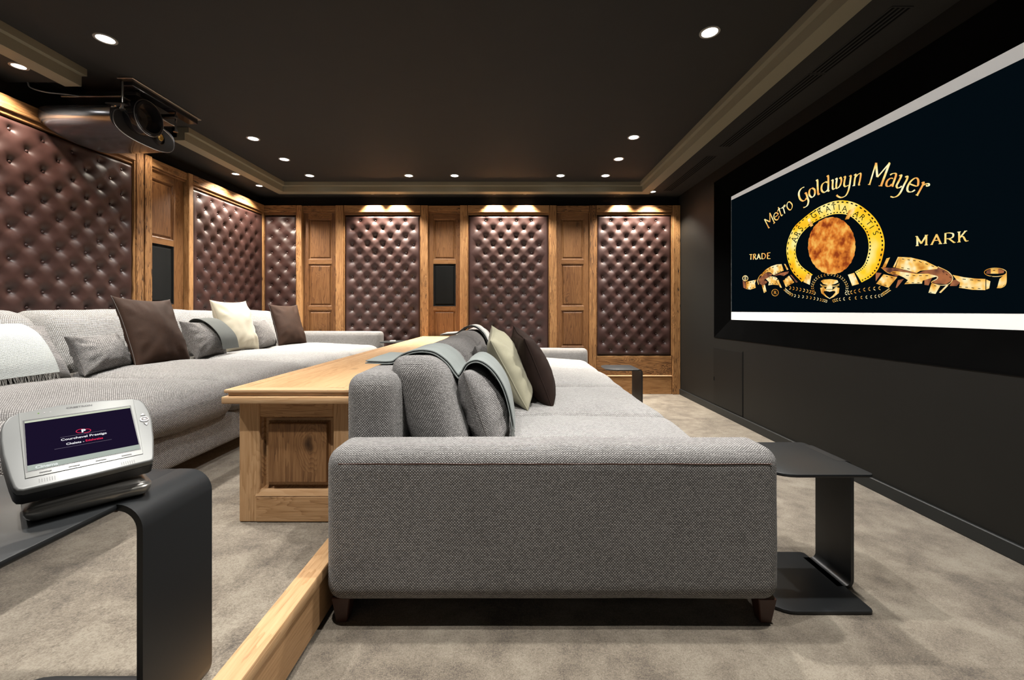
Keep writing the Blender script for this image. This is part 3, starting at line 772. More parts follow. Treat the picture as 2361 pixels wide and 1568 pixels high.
tufted(WL, 2.42, 3.680, .505, PZ, 'wide brown leather buttoned panel on the left wall, under the projector', 2.79, 0, RZ, DZ, 17, 1.04)
t0 = tufted(WL, .30, 1.58, .505, PZ, 'brown leather buttoned panel on the left wall nearest the room entrance, outside the photo', .5, 0, RZ, DZ, 17, 9.)

def post(W, u0, u1, fz, label, groove=False):
    bs = [W.b(u0, u1, .0, .122, fz+.001, ZT)]
    if groove:
        m = (u0+u1)/2
        bs = [W.b(u0, m-.004, .0, .120, fz+.001, ZT), W.b(m+.004, u1, .0, .124, fz+.001, ZT), W.b(m-.005, m+.005, .0, .108, fz+.001, ZT)]
    return tag(boxes('wooden_post', bs, M['woodz'], None, .004), label, 'wooden post', 'rough pine posts between the wall panels')
for a, b_, f, l in ((685.2, 697, PZ, 'slim rough pine post beside the narrow corner leather panel'),
                    (775, 793, PZ, 'rough pine post left of the leather panel above the left sofa end'),
                    (971, 987.3, PZ, 'rough pine post left of the back wall speaker column'),
                    (1061, 1077.5, 0, 'rough pine post right of the back wall speaker'),
                    (1267.3, 1283, 0, 'rough pine post right of the middle leather panel of the back wall'),
                    (1358.8, 1374, 0, 'rough pine post left of the rightmost leather panel'),
                    (1550, 1567.4, 0, 'rough pine post at the right end of the back wall, touching the dark wall')):
    post(WB, X5(a), X5(b_), f, l)
post(WL, 3.686, 3.842, PZ, 'broad grooved pine post on the left wall, right of the leather panel under the projector', True)
post(WL, 4.278, 4.338, PZ, 'slim rough pine post on the left wall, between speaker column and corner leather panel')
post(WL, 2.262, 2.416, PZ, 'broad grooved pine post on the left wall, outside the photo, before the projector', True)

def framed(name, W, u0, u1, d, z0, z1, parent, mats, fr_=.0, rd=.010):
    """raised and fielded panel inside an opening"""
    sx = .016
    bm = bmesh.new()
    def ringf(ins, dd): return [W.p(u0+ins, dd, z0+ins), W.p(u1-ins, dd, z0+ins), W.p(u1-ins, dd, z1-ins), W.p(u0+ins, dd, z1-ins)]
    prof = [(0, d), (.007, d-.004), (.012, d-.014), (.020, d-.016), (.032, d-.006), (.034, d-.005)]
    rings = [[bm.verts.new(p) for p in ringf(i_, dd)] for i_, dd in prof]
    for a, b_ in zip(rings, rings[1:]):
        for i in range(4): bm.faces.new((a[i], a[(i+1) % 4], b_[(i+1) % 4], b_[i]))
    bm.faces.new(rings[-1]); bmesh.ops.recalc_face_normals(bm, faces=bm.faces)
    return obj(name, bm, mats, parent, True, math.radians(20))
def column(W, u0, u1, fz, label, speaker=None, spk_label=None):
    root = thing('panelled_wooden_column', label, 'wood panelling', W.p((u0+u1)/2, .05, fz), 'pine panelled columns')
    d = .072; w = (u1-u0); lb = .075 if W.k == 'back' else .02; rb = .055 if W.k == 'back' else .125
    if W.k == 'back': lb, rb = w*.145, w*.145
    a, b_ = u0+lb, u1-rb
    ops = [(1.765, 2.300), (1.152, 1.708), (.62, 1.098), (fz+.25, .565)]
    zs = [ZT-.075]
    box('head_rail', W.b(u0, u1, .0, .105, ZT-.075, ZT-.002), W.rail(), root, .003)
    boxes('crown_bead', [W.b(u0, u1, .0, .092, ZT-.095, ZT-.075)], W.rail2(), root, .003)
    boxes('stile', [W.b(u0, a, .0, d, fz+.1, ZT-.095)], M['panz'], root, .002)
    boxes('stile', [W.b(b_, u1, .0, d, fz+.1, ZT-.095)], M['panz'], root, .002)
    rl = [(2.300, ZT-.095), (1.708, 1.765), (1.098, 1.152), (.565, .62)]
    for z0, z1 in rl: box('rail', W.b(a, b_, .0, d-.001, z0, z1), W.rail2(), root, .001)
    for k, (z0, z1) in enumerate(ops):
        if k == 1 and speaker:
            fm = framed('speaker_grille', W, a, b_, d, z0, z1, root, M['grille']); fm['label'] = 'black cloth speaker grille'
            continue
        framed('raised_panel', W, a, b_, d, z0, z1, root, M['panz'])
    box('skirting_board', W.b(u0, u1, .0, .100, fz+.001, fz+.232), W.rail(), root, .003)
    box('skirting_cap', W.b(u0, u1, .0, .108, fz+.232, fz+.25), W.rail2(), root, .003)
    return root
column(WB, X5(697.4), X5(774.6), PZ, 'pine panelled column on the back wall, the leftmost, next to the narrow leather panel')
column(WB, X5(987.7), X5(1060.6), PZ, 'pine panelled column on the back wall with a black speaker grille', True)
column(WB, X5(1283.4), X5(1358.4), 0., 'pine panelled column on the back wall, left of the rightmost leather panel')
column(WL, 3.846, 4.274, PZ, 'pine panelled column on the left wall with a black speaker grille', True)
column(WL, 1.82, 2.258, PZ, 'pine panelled column on the left wall outside the photo', None)
post(WL, 1.60, 1.816, PZ, 'pine post on the left wall outside the photo, nearest the entrance', True)

# ------------------------------------------------------------------ platform edge
structure(box('trim_4', (-.718, -.645, -1.6, 5.58, PZ-.034, PZ+.006), M['topy'], None, .006, 2))
structure(box('trim_5', (-.70, -.655, -1.6, 5.58, .016, PZ-.034), M['cony'], None, .002))

# ------------------------------------------------------------------ console behind the front sofa
con = thing('long_wooden_console', 'long pale pine console counter with panelled end, between the two sofas', 'console', (-.92, 1.8, PZ))
CX0, CX1, CY0, CY1 = -1.146, -.669, 1.79, 5.57
CT = .760; CBZ = PZ+.006
box('counter_edge', (-1.184, -.650, 1.735, CY1, CT-.056, CT-.027), M['topx'], con, .004, 2)
box('counter_bead', (-1.168, -.652, 1.752, CY1, CT-.028, CT-.012), M['topx'], con, .005, 2)
# top with mitred border boards
box('counter_top', (-1.125, -.72, 1.80, CY1, CT-.02, CT), M['topy'], con, .001)
prism('border_board', [(-1.178, 1.742), (-.654, 1.742), (-.72, 1.800), (-1.125, 1.800)], CT-.013, CT+.001, M['topx'], con, 2, .003)
prism('border_board', [(-1.178, 1.742), (-1.125, 1.800), (-1.125, CY1), (-1.178, CY1)], CT-.013, CT+.001, M['topy'], con, 2, .003)
prism('border_board', [(-.654, 1.742), (-.654, CY1), (-.72, CY1), (-.72, 1.800)], CT-.013, CT+.001, M['topy'], con, 2, .003)
box('carcass', (CX0+.02, CX1-.004, CY0+.03, CY1, CBZ-.005, CT-.058), M['cony'], con)
# panelled end: posts, rails, fielded panel
EU0, EU1 = -1.146, -.669
class WE:
    k = 'back'
    @staticmethod
    def b(u0, u1, d0, d1, z0, z1): return (u0, u1, CY0+.06-d1, CY0+.06-d0, z0, z1)
    @staticmethod
    def p(u, d, z): return (u, CY0+.06-d, z)
pz = lambda y: CAMZ-(y-719)*CY0/987.
px_ = lambda x: (x-1183)*CY0/987.
box('stile', WE.b(EU0, px_(598), 0, .06, PZ+.001, CT-.057), M['conz'], con, .004)
box('stile', WE.b(px_(768), EU1, 0, .06, PZ+.001, CT-.057), M['conz'], con, .004)
box('top_rail', WE.b(px_(598), px_(768), 0, .058, pz(961), CT-.057), M['conx'], con, .003)
box('bottom_rail', WE.b(px_(590), px_(776), 0, .064, PZ+.001, pz(1143)), M['conx'], con, .005)
prism('sill_moulding', [(CY0+.03, pz(1143)), (CY0-.004, pz(1143)), (CY0+.006, pz(1131)), (CY0+.03, pz(1127))], px_(590), px_(776), M['topx'], con, 0)
framed('end_panel', WE, px_(598), px_(768), .044, pz(1131), pz(961), con, M['conp'])
box('fielded_board', WE.b(px_(617), px_(752), .02, .058, pz(1113), pz(977)), M['conp'], con, .003)
# side panels along the left sofa
for i in range(5):
    y0 = 1.90+i*.735
    class WS:
        @staticmethod
        def p(u, d, z): return (CX0+.022-d, u, z)
    framed('side_panel', WS, y0, y0+.62, .03, PZ+.13, CT-.13, con, M['conp'])
ss = [(CX0, CX0+.03, 1.846, CY1, PZ+.001, PZ+.13), (CX0, CX0+.03, 1.846, CY1, CT-.13, CT-.057)]
boxes('side_rail', ss, M['cony'], con, .002)
for i in range(6): box('side_stile', (CX0+.001, CX0+.029, 1.846 if i == 0 else 1.90+i*.735-.115, 1.90+i*.735 if i < 5 else CY1, PZ+.13, CT-.13), M['conz'], con)

# ------------------------------------------------------------------ sofas
def foot(x, y, z, h, parent):
    bm = bmesh.new(); r = bmesh.ops.create_cone(bm, cap_ends=True, segments=4, radius1=.028, radius2=.045, depth=h)
    bmesh.ops.rotate(bm, verts=bm.verts, matrix=Matrix.Rotation(PI/4, 3, 'Z'))
    bmesh.ops.translate(bm, verts=bm.verts, vec=(x, y, z+h/2))
    bmesh.ops.bevel(bm, geom=list(bm.edges), offset=.003, segments=1, affect='EDGES')
    obj('foot', bm, M['feet'], parent, True, SA)
fs = thing('front_sofa', 'long grey woven sofa at the front, its broad near arm facing the camera', 'sofa', (.13, 3.4, 0))
FZ = .088
softbox('arm', (-.640, .912, 1.438, 1.640, FZ, .612), .058, M['weave'], fs, .004, (60, 10, 24), .002, 1, 0.)
softbox('arm', (-.640, .935, 5.33, 5.520, FZ, .615), .045, M['weavef'], fs, .004, (30, 8, 12), .002, 2)
softbox('back_frame', (-.640, -.440, 1.62, 5.36, FZ, .840), .055, M['weave'], fs, .006, (10, 60, 20), .003, 3)
softbox('base', (-.46, .885, 1.63, 5.34, FZ+.01, .295), .03, M['weavef'], fs, 0, (20, 40, 6), .0, 4)
tube('arm_seam', [(-.588+i*.0292, 1.4400, .5660+.0008*math.sin(i*.7)) for i in range(51)], .0016, M['feet'], fs, 5)
for (y0, y1, cr, s) in ((1.635, 2.47, .035, 5), (2.45, 3.39, .040, 6), (3.37, 4.36, .085, 7), (4.34, 5.34, .070, 8)):
    softbox('seat_cushion', (-.44, .895, y0, y1, .275, .480), .07, M['weavel'], fs, cr, (30, 26, 8), .010, s, .018)
for x, y in ((-.595, 1.505), (.875, 1.500), (-.57, 5.42), (.86, 5.42), (-.57, 3.4), (.80, 3.4)): foot(x, y, 0, FZ+.004, fs)

ls = thing('rear_sofa', 'long grey woven sofa on the raised platform along the left wall', 'sofa', (-2.4, 3.2, PZ))
LZ = PZ+.09
softbox('arm', (-3.22, -1.655, 5.33, 5.520, LZ, .830), .045, M['weavef'], ls, .004, (30, 8, 14), .002, 11)
softbox('arm', (-3.22, -1.655, .58, .78, LZ, .830), .045, M['weavef'], ls, .004, (30, 8, 14), .002, 12)
softbox('back_frame', (-3.225, -3.04, .76, 5.35, LZ, 1.04), .05, M['weavef'], ls, .004, (8, 50, 18), .003, 13)
softbox('base', (-3.05, -1.70, .77, 5.34, LZ, .478), .035, M['weave'], ls, 0, (20, 70, 8), .002, 14)
for (y0, y1, cr, s) in ((.775, 1.64, .05, 15), (1.62, 2.56, .055, 16), (2.54, 3.48, .060, 17), (3.46, 4.42, .055, 18), (4.40, 5.335, .05, 19)):
    softbox('seat_cushion', (-3.04, -1.645, y0, y1, .462, .668), .095, M['weavel'] if y0 > 3.2 else M['weave'], ls, cr, (34, 26, 9), .014, s, .022)
for (y0, y1, s) in ((.79, 1.66, 20), (1.67, 2.60, 21), (2.61, 3.50, 22), (3.51, 4.41, 23), (4.42, 5.31, 24)):
    def lean(w, q, h): return Vector((w.x-.20*(q.z/h.z)*.5, w.y, w.z))
    softbox('back_cushion', (-3.04, -2.80, y0, y1, .655, 1.078), .085, M['weavel'], ls, .02, (8, 24, 14), .012, s, .02, lean)
for x, y in ((-1.76, 5.42), (-1.80, 3.4), (-1.76, 1.9), (-3.1, 5.42), (-3.1, .68), (-1.76, .68)): foot(x, y, PZ, .094, ls)

# back cushions of the front sofa
def lean2(w, q, h): return Vector((w.x-.060*(q.z/h.z), w.y, w.z))
def lean3(w, q, h):
    k_ = math.exp(-((q.y+h.y)/.10)**2)*max(0, q.z/h.z)
    return Vector((w.x-.060*(q.z/h.z)-.012*k_, w.y-.010*k_, w.z+.026*k_))
for k, (y0, y1, t, s, mt) in enumerate(((1.70, 2.47, .890, 31, 'weave'), (2.49, 3.30, .90, 32, 'weaved'), (3.32, 4.20, .90, 33, 'weaved'), (4.22, 5.12, .90, 34, 'weavef'))):
    softbox('back_cushion', (-.450, -.235, y0, y1, .475, t-.010), .080, M[mt], fs, .012, (14, 30, 20), .012, s, .012, lean3 if k == 0 else lean2)

# ------------------------------------------------------------------ loose cushions
pillow('woven_cushion', (-2.56, 1.96, .70), (-2.72, 1.96, 1.000), (-2.72, 2.48, .998), .17, M['weavef'], 'grey woven cushion at the left edge of the photo, under the white fringed throw', seed=1, wr=.004)
pillow('woven_cushion', (-2.58, 2.56, .690), (-2.70, 2.59, .930), (-2.70, 2.93, .932), .20, M['weave'], 'small grey woven cushion left of the large brown cushion on the rear sofa', seed=2, wr=.013, pinch=.13)
pillow('velvet_cushion', (-2.49, 2.79, .690), (-2.69, 2.90, 1.185), (-2.63, 3.31, 1.168), .18, M['brown'], 'large dark brown velvet cushion on the rear sofa, the tallest one near its middle', seed=3, wr=.008, pinch=.10)
pillow('woven_cushion', (-2.55, 3.40, .70), (-2.69, 3.49, .995), (-2.69, 3.86, .995), .18, M['weaved'], 'small grey woven cushion just right of the tall brown cushion', seed=4, wr=.011, pinch=.12)
pillow('cream_cushion', (-2.60, 3.87, .70), (-2.74, 3.87, 1.185), (-2.74, 4.38, 1.185), .17, M['cream'], 'cream cushion with piped edge on the rear sofa', pipe=M['piping'], seed=5, wr=.009, pinch=.09)
pillow('woven_cushion', (-2.62, 4.38, .70), (-2.74, 4.42, .985), (-2.74, 4.74, .985), .17, M['weaved'], 'small dark grey woven cushion right of the cream cushion', seed=6, wr=.006)
pillow('velvet_cushion', (-2.56, 4.63, .70), (-2.70, 4.76, 1.165), (-2.54, 5.08, 1.160), .16, M['brown'], 'dark brown velvet cushion at the far end of the rear sofa', seed=7, wr=.007, pinch=.10)

pillow('woven_cushion', (-.085, 1.79, .478), (-.205, 1.81, .825), (-.205, 2.28, .825), .205, M['weave'], 'small grey woven cushion on the front sofa under the grey throw', seed=8, wr=.007, pinch=.04)
pillow('woven_cushion', (-.12, 2.62, .50), (-.235, 2.66, .865), (-.235, 3.15, .865), .16, M['weaved'], 'small dark grey woven cushion on the front sofa, behind the pale olive cushion', seed=9, wr=.006)
pillow('olive_cushion', (.080, 2.42, .500), (-.125, 2.52, .912), (-.135, 2.96, .985), .195, M['sage'], 'pale olive cushion with piped edge on the front sofa', pipe=M['sage'], seed=10, wr=.010)
pillow('velvet_cushion', (.245, 2.49, .498), (.060, 2.60, .915), (-.005, 3.02, .975), .200, M['brown2'], 'dark brown cushion on the front sofa, leaning on the pale olive one', pipe=M['brown2'], seed=11, wr=.006)

# ------------------------------------------------------------------ throws
def ribbon(name, path, y0, y1, th, mat, parent, layers=1, gap=.004, seed=0, wr=.004, skew=0., k=6):
    """cloth following a profile in x-z, from y0 to y1; folded cloth has several layers"""
    pts = catmull([Vector(p) for p in path], k)
    ny = 14; V = []; F = []; UV = []
    for L in range(layers):
        off = L*(th+gap); rows = []
        for s in (0, 1):
            acc = 0.
            for i, p in enumerate(pts):
                d = (pts[min(len(pts)-1, i+1)]-pts[max(0, i-1)]).normalized(); nn_ = Vector((-d.y, d.x))
                if i: acc += (p-pts[i-1]).length
                for j in range(ny+1):
                    t = j/ny; y = y0+(y1-y0)*t+skew*acc+L*.006
                    n_ = noise.noise(Vector((acc*6, y*6, seed)))*wr
                    ed = .0 if 0 < j < ny else -.001
                    q = p+nn_*(off+(th+ed if s else -ed)+n_)
                    V.append((q.x, y, q.y)); UV.append((y, acc))
        m = len(pts); w = ny+1; b0 = L*2*m*w; o2 = m*w
        for i in range(m-1):
            for j in range(ny):
                a = b0+i*w+j; F.append((a, a+w, a+w+1, a+1)); c_ = a+o2; F.append((c_, c_+1, c_+w+1, c_+w))
            for j in (0, ny):
                a = b0+i*w+j; F.append((a, a+w, a+w+o2, a+o2) if j == ny else (a, a+o2, a+w+o2, a+w))
        for i in (0, m-1):
            for j in range(ny):
                a = b0+i*w+j; F.append((a, a+1, a+1+o2, a+o2) if i == 0 else (a, a+o2, a+1+o2, a+1))
    return obj(name, (V, F, UV), mat, parent, True, math.radians(50))
def fringe(parent, x, z, y0, y1, n, ln, mat, dx=.0, r=.0012):
    bm_V = []; bm_F = []
    for i in range(n):
        y = y0+(y1-y0)*(i+.5)/n+random.uniform(-.001, .001); pts = []
        a, b_ = random.uniform(-.012, .012), random.uniform(-.010, .010)
        for k in range(6):
            t = k/5; pts.append(Vector((x+dx*t+b_*t*t+.004*math.sin(t*5+i), y+a*math.sin(t*2.5), z-ln*t)))
        b0 = len(bm_V)
        for p in pts:
            for q in range(4):
                an = q*PI/2; bm_V.append((p.x+r*math.cos(an), p.y+r*math.sin(an), p.z))
        for k in range(5):
            for q in range(4): bm_F.append((b0+k*4+q, b0+k*4+(q+1) % 4, b0+(k+1)*4+(q+1) % 4, b0+(k+1)*4+q))
    o = obj('fringe', (bm_V, bm_F), mat, parent); o['kind'] = 'stuff'; return o
tw = thing('fringed_throw', 'white checked wool throw with long fringe draped over the leftmost cushion', 'throw', (-2.6, 2.15, .70))
ribbon('cloth', [(-2.80, .90), (-2.775, .96), (-2.735, 1.005), (-2.68, 1.008), (-2.60, .965), (-2.545, .90), (-2.50, .82), (-2.475, .75)], 1.90, 2.335, .004, M['throww'], tw, 1, .004, 2, .006)
fringe(tw, -2.472, .752, 1.905, 2.33, 100, .095, M['fringe'], .012, .0015)

tg = thing('grey_throw', 'long folded grey-green wool throw draped over the front sofa back and its nearest cushions', 'throw', (-.4, 2.08, .84))
ribbon('cloth', [(-.650, .850), (-.61, .850), (-.56, .849), (-.530, .851), (-.510, .862), (-.482, .880), (-.440, .893), (-.395, .897), (-.345, .888), (-.295, .852), (-.258, .800), (-.240, .782), (-.222, .800), (-.195, .842), (-.150, .850), (-.095, .810), (-.050, .740), (-.022, .655), (-.005, .560)],
       1.880, 2.27, .006, M['throwg'], tg, 2, .003, 5, .004)
fringe(tg, -.006, .565, 1.885, 2.275, 80, .06, M['fringed'], .004, .0014)
tl = thing('light_throw', 'light grey wool throw over the far end of the front sofa back', 'throw', (-.4, 4.2, .84))
ribbon('cloth', [(-.675, .855), (-.60, .862), (-.52, .872), (-.46, .912), (-.40, .935), (-.34, .925), (-.28, .87), (-.24, .80), (-.20, .70), (-.18, .6)], 3.95, 4.40, .006, M['throwl'], tl, 2, .003, 8, .003)
ribbon('border_band', [(-.46, .928), (-.40, .951), (-.34, .941), (-.275, .886), (-.232, .81), (-.190, .705)], 3.94, 4.06, .003, M['throwg'], tl, 1, .003, 8, .003)
ts = thing('small_grey_throw', 'small grey folded throw over the woven cushion beside the cream cushion', 'throw', (-2.6, 3.75, .9))
ribbon('cloth', [(-2.76, .96), (-2.73, 1.005), (-2.68, 1.018), (-2.61, .995), (-2.535, .935), (-2.480, .86), (-2.455, .76)], 3.62, 3.83, .005, M['throwd'], ts, 1, .003, 4, .003)

# ------------------------------------------------------------------ C-shaped side tables
def side_table(x_out, ya, yb, sy0, sy1, z0, depth, h, side, label, rad=.035, th=.012, corner=.09):
    """sheet stands at x_out; plates reach `depth` away from it (side=-1: towards -x)"""
    root = thing('metal_side_table', label, 'side table', (x_out+side*depth/2, (ya+yb)/2, z0), 'black metal C-shaped side tables')
    xe = x_out+side*rad; xf = x_out+side*depth
    xa, xb = min(xe, xf), max(xe, xf)
    rs = (corner, .02, .02, corner) if side < 0 else (.02, corner, corner, .02)
    prism('table_top', rrect(xa, xb, ya, yb, rs), z0+h-th, z0+h, M['tmetal'], root, 2, .003)
    prism('base_plate', rrect(xa, xb, ya, yb, rs), z0+.002, z0+.002+th, M['tmetal'], root, 2, .003)
    # upright sheet with rolled bends top and bottom
    pr = []
    def arc(cx, cz, r, a0, a1, n=8): return [(cx+r*math.cos(math.radians(a0+(a1-a0)*i/n))*(-side), cz+r*math.sin(math.radians(a0+(a1-a0)*i/n))) for i in range(n+1)]
    outer = arc(xe, z0+.002+rad, rad, -90, 0)+arc(xe, z0+h-rad, rad, 0, 90)
    inner = arc(xe, z0+h-rad, rad-th, 90, 0)+arc(xe, z0+.002+rad, rad-th, 0, -90)
    xo = xe+side*.03
    pts = [(xo, z0+.002)]+outer+[(xo, z0+h), (xo, z0+h-th)]+inner+[(xo, z0+.002+th)]
    pts = [(x, z+ (0.0003 if z > z0+h-.001 else 0)) for x, z in pts]
    prism('upright_sheet', pts, sy0, sy1, M['tmetal'], root, 1, .0)
    return root
side_table(1.322, 1.520, 1.900, 1.66, 1.855, 0, .40, .50, -1, 'black metal side table standing on the lower floor right of the front sofa arm')
side_table(1.300, 4.27, 4.66, 4.29, 4.64, 0, .36, .50, -1, 'small black metal side table by the back wall, beyond the front sofa seat')
side_table(-.716, .585, 1.020, .828, 1.018, PZ, .47, .507, -1, 'black metal side table in the left foreground carrying the touch screen', .05, .012, .10)
side_table(-1.30, 5.12, 5.48, 5.14, 5.46, PZ, .32, .515, -1, 'black metal side table at the far end, between rear sofa and console')
tag(box('white_coaster', (-1.50, -1.44, 5.20, 5.26, PZ+.5155, PZ+.530), flat('white_plastic', (.7, .7, .68), .4), None, .004, 2), 'tiny white coaster on the far side table beside the rear sofa', 'coaster')

# ------------------------------------------------------------------ touch screen panel on the near table
TC = Vector((-.85, .85, .8291)); yaw = .8854; tl_ = .9722
dU = Vector((math.cos(yaw), math.sin(yaw), 0)); n0 = Vector((dU.y, -dU.x, 0))
dV = -n0*math.sin(tl_)+Vector((0, 0, math.cos(tl_))); dN = dU.cross(dV)
def TP(a, b, c): return tuple(TC+dU*a+dV*b+dN*c)
tp = thing('touch_screen_panel', 'silver desktop touch screen panel on a dock, on the near black side table', 'touch screen', (TC.x-.02, TC.y+.03, PZ+.507))
def slab(name, pts, c0, c1, mat, parent, bev=.0):
    bm = bmesh.new(); a = [bm.verts.new(TP(x, y, c0)) for x, y in pts]; b = [bm.verts.new(TP(x, y, c1)) for x, y in pts]
    n = len(pts); bm.faces.new(a[::-1]); top = bm.faces.new(b)
    for i in range(n): bm.faces.new((a[i], a[(i+1) % n], b[(i+1) % n], b[i]))
    bmesh.ops.recalc_face_normals(bm, faces=bm.faces)
    if bev:
        bmesh.ops.bevel(bm, geom=[e for e in top.edges], offset=bev, segments=3, profile=.5, affect='EDGES')
    return obj(name, bm, mat, parent, True, math.radians(50))
body = [(.1060, .018), (.1055, .045), (.1020, .070), (.0960, .0845), (.0840, .0910), (.0310, .0985), (-.0310, .0985), (-.0853, .0890), (-.0980, .0800), (-.1046, .0640), (-.1075, .048), (-.1080, .020), (-.1060, -.015), (-.0990, -.070), (-.0950, -.093), (-.0910, -.1015), (-.0840, -.1045), (0, -.1025), (.0850, -.0975), (.0905, -.0945), (.0935, -.0840), (.1010, -.035)]
slab('rear_shell', [(x*1.0, y*1.0-.001) for x, y in body], -.030, -.008, M['black'], tp, 0)
slab('bezel', body, -.008, .004, M['silver'], tp, .004)
inner = [(.0836, .0885), (0, .094), (-.0845, .0863), (-.083, 0), (-.081, -.0803), (.0773, -.0765), (.081, 0)][::-1]
slab('inner_bezel', inner, .004, .0052, M['silver2'], tp, .0008)
slab('screen_recess', [(-.0800, .0640), (-.0800, -.0675), (.0760, -.0645), (.0770, .0680)], .0052, .0054, M['black'], tp)
disp, nt, b = new_mat('lcd_dark_violet')
sc_ = slab('display', [(-.0776, .0605), (-.0776, -.0655), (.0742, -.0625), (.0748, .0650)], .0054, .0057, emit('display_dark_violet', (.010, .006, .022), 1.), tp)
slab('top_bar', [(-.0776, .0605), (-.0776, .0555), (.0748, .0600), (.0748, .0650)], .0057, .0058, emit('display_bar', (.62, .66, .52), 1.), sc_)
slab('bottom_bar', [(-.0776, -.0525), (-.0776, -.0655), (.0742, -.0625), (.0744, -.0500)], .0057, .0058, emit('display_bar_bottom', (.42, .47, .42), 1.), sc_)
def ttext(name, s, x, y, size, mat, w=None, lay=.0060, parent=sc_, bold=.0):
    V, F = text_verts(s, size, bold)
    if w:
        xs = [v[0] for v in V]; k = w/(max(xs)-min(xs))
    else: k = 1
    return obj(name, ([TP(x+v[0]*k, y+v[1], lay) for v in V], F), mat, parent, False)
WH = emit('display_white', (.95, .95, .97), 1.); RD = emit('display_red', (.85, .03, .10), 1.); GREY = emit('display_grey_line', (.25, .22, .28), 1.)
ttext('title_text', 'Courchevel Prestige', -.0015, -.0035, .0078, WH, .064, bold=.00015)
ttext('subtitle_text', 'Chalets -', -.0150, -.0163, .0074, WH, .0245, bold=.00015)
ttext('subtitle_text', 'Edelweiss', .0115, -.0155, .0074, RD, .0245, bold=.00015)
ttext('status_text', 'Cinema', -.0545, -.0600, .0090, emit('display_status', (.80, .84, .82), 1.), .028, bold=.0003)
ttext('brand_text', 'CRESTRON', -.0015, .0836, .0066, M['black'], .038, .0056, tp, bold=.0002)
ttext('logo_letter', 'P', -.0015, .0120, .0115, WH, bold=.0006)
def arcs(name, cx, cy, rx, ry, a0, a1, w, mat, parent, lay=.0060):
    V = []; F = []
    for i in range(17):
        a = math.radians(a0+(a1-a0)*i/16)
        for k in (1, -1): V.append(TP(cx+(rx+k*w)*math.cos(a), cy+(ry+k*w)*math.sin(a), lay))
    for i in range(16): F.append((2*i, 2*i+1, 2*i+3, 2*i+2))
    return obj(name, (V, F), mat, parent, False)
arcs('logo_swirl', -.0052, .0130, .0065, .0048, 60, 280, .0006, RD, sc_); arcs('logo_swirl', .0022, .0110, .0065, .0048, -120, 100, .0006, RD, sc_)
for y in (.0040,): slab('divider_line', [(-.034, y-.0002), (-.034, y-.0006), (.030, y+.0004), (.030, y+.0008)][::-1], .0058, .0059, GREY, sc_)
slab('divider_line', [(-.043, -.0244), (.036, -.0236), (.036, -.0232), (-.043, -.0240)], .0058, .0059, GREY, sc_)
for x0, x1 in ((-.0638, -.0492), (-.0277, -.0131), (.0082, .0233), (.0452, .0600)):
    slab('soft_key', [(x0, -.0742+.0016*(x0 > 0)), (x1, -.0742+.0016*(x1 > 0)), (x1, -.0722+.0016*(x1 > 0)), (x0, -.0722+.0016*(x0 > 0))], .0052, .0060, M['black'], tp)
for x0 in (-.0652, .0425):
    bm = bmesh.new()
    for i in range(7):
        for j in range(4):
            c_ = (x0+i*.0031, -.0945+j*.0022); vs = [bm.verts.new(TP(c_[0]+dx, c_[1]+dy, .0042)) for dx, dy in ((0, 0), (.0012, 0), (.0012, .0012), (0, .0012))]; bm.faces.new(vs)
    obj('speaker_perforations', bm, M['black'], tp, False)
lathe('navigation_pad', [(-.001, .0078), (.0016, .0076), (.0018, .0052), (.0010, .0050), (.0022, .0035), (.0024, .001)], TP(.0932, .0205, .004), dN, M['button'], tp, 24)
slab('arrow_key', [(.0885, .0330), (.0965, .0325), (.0925, .0395)], .004, .0055, M['button'], tp, .0003)
slab('arrow_key', [(.0905, .0085), (.0945, .0010), (.0985, .0080)], .004, .0055, M['button'], tp, .0003)
for k, x in enumerate((-.0600, -.0520, -.0440)):
    slab('indicator', [(x, .0775), (x+.002, .0775), (x+.002, .0800), (x, .0800)], .0052, .0055, emit('green_led', (.25, .45, .12), 1.) if k == 0 else M['button'], tp)
# dock under the panel
zt0 = PZ+.507
def dock_map(w, q, h):
    sl = .012*(1-(q.y/h.y)) if q.z > 0 else 0.      # top slopes down towards the front
    f = -q.y; tp_ = 1-.10*max(0, q.z/h.z)
    p = Vector((TC.x, TC.y, zt0+.0235+q.z))+dU*(q.x*tp_+.004)+n0*(f*tp_+.008)
    p.z += (.010*(q.y/h.y)+.004*math.cos(q.x/h.x*PI/2)) if q.z > 0 else 0.
    return p
softbox('dock', (-.088, .088, -.066, .066, -.0225, .0225), .019, M['standm'], tp, 0, (24, 16, 8), 0, 0, 0, dock_map)
nk_ = bmesh.new()
pts_ = [TC+dU*a+n0*b+Vector((0, 0, zt0+.035-TC.z)) for a, b in ((-.05, .035), (.055, .035), (.055, -.04), (-.05, -.04))]
top_ = [TC+dU*a+dV*b+dN*(-.026) for a, b in ((-.05, -.085), (.055, -.085), (.055, -.01), (-.05, -.01))]
a = [nk_.verts.new(p) for p in pts_]; b = [nk_.verts.new(p) for p in top_]
nk_.faces.new(a); nk_.faces.new(b[::-1])
for i in range(4): nk_.faces.new((a[i], b[i], b[(i+1) % 4], a[(i+1) % 4]))
bmesh.ops.recalc_face_normals(nk_, faces=nk_.faces)
obj('hinge_block', nk_, M['black'], tp, False)
tube('dock_seam', [dock_map(None, Vector((-.0865+.173*i/24, -.062, .0105)), Vector((.088, .066, .0225)))+n0*(.0035-.006*abs(-1+2*i/24)**6)+Vector((0, 0, .003)) for i in range(25)], .0004, M['black'], tp, 5)

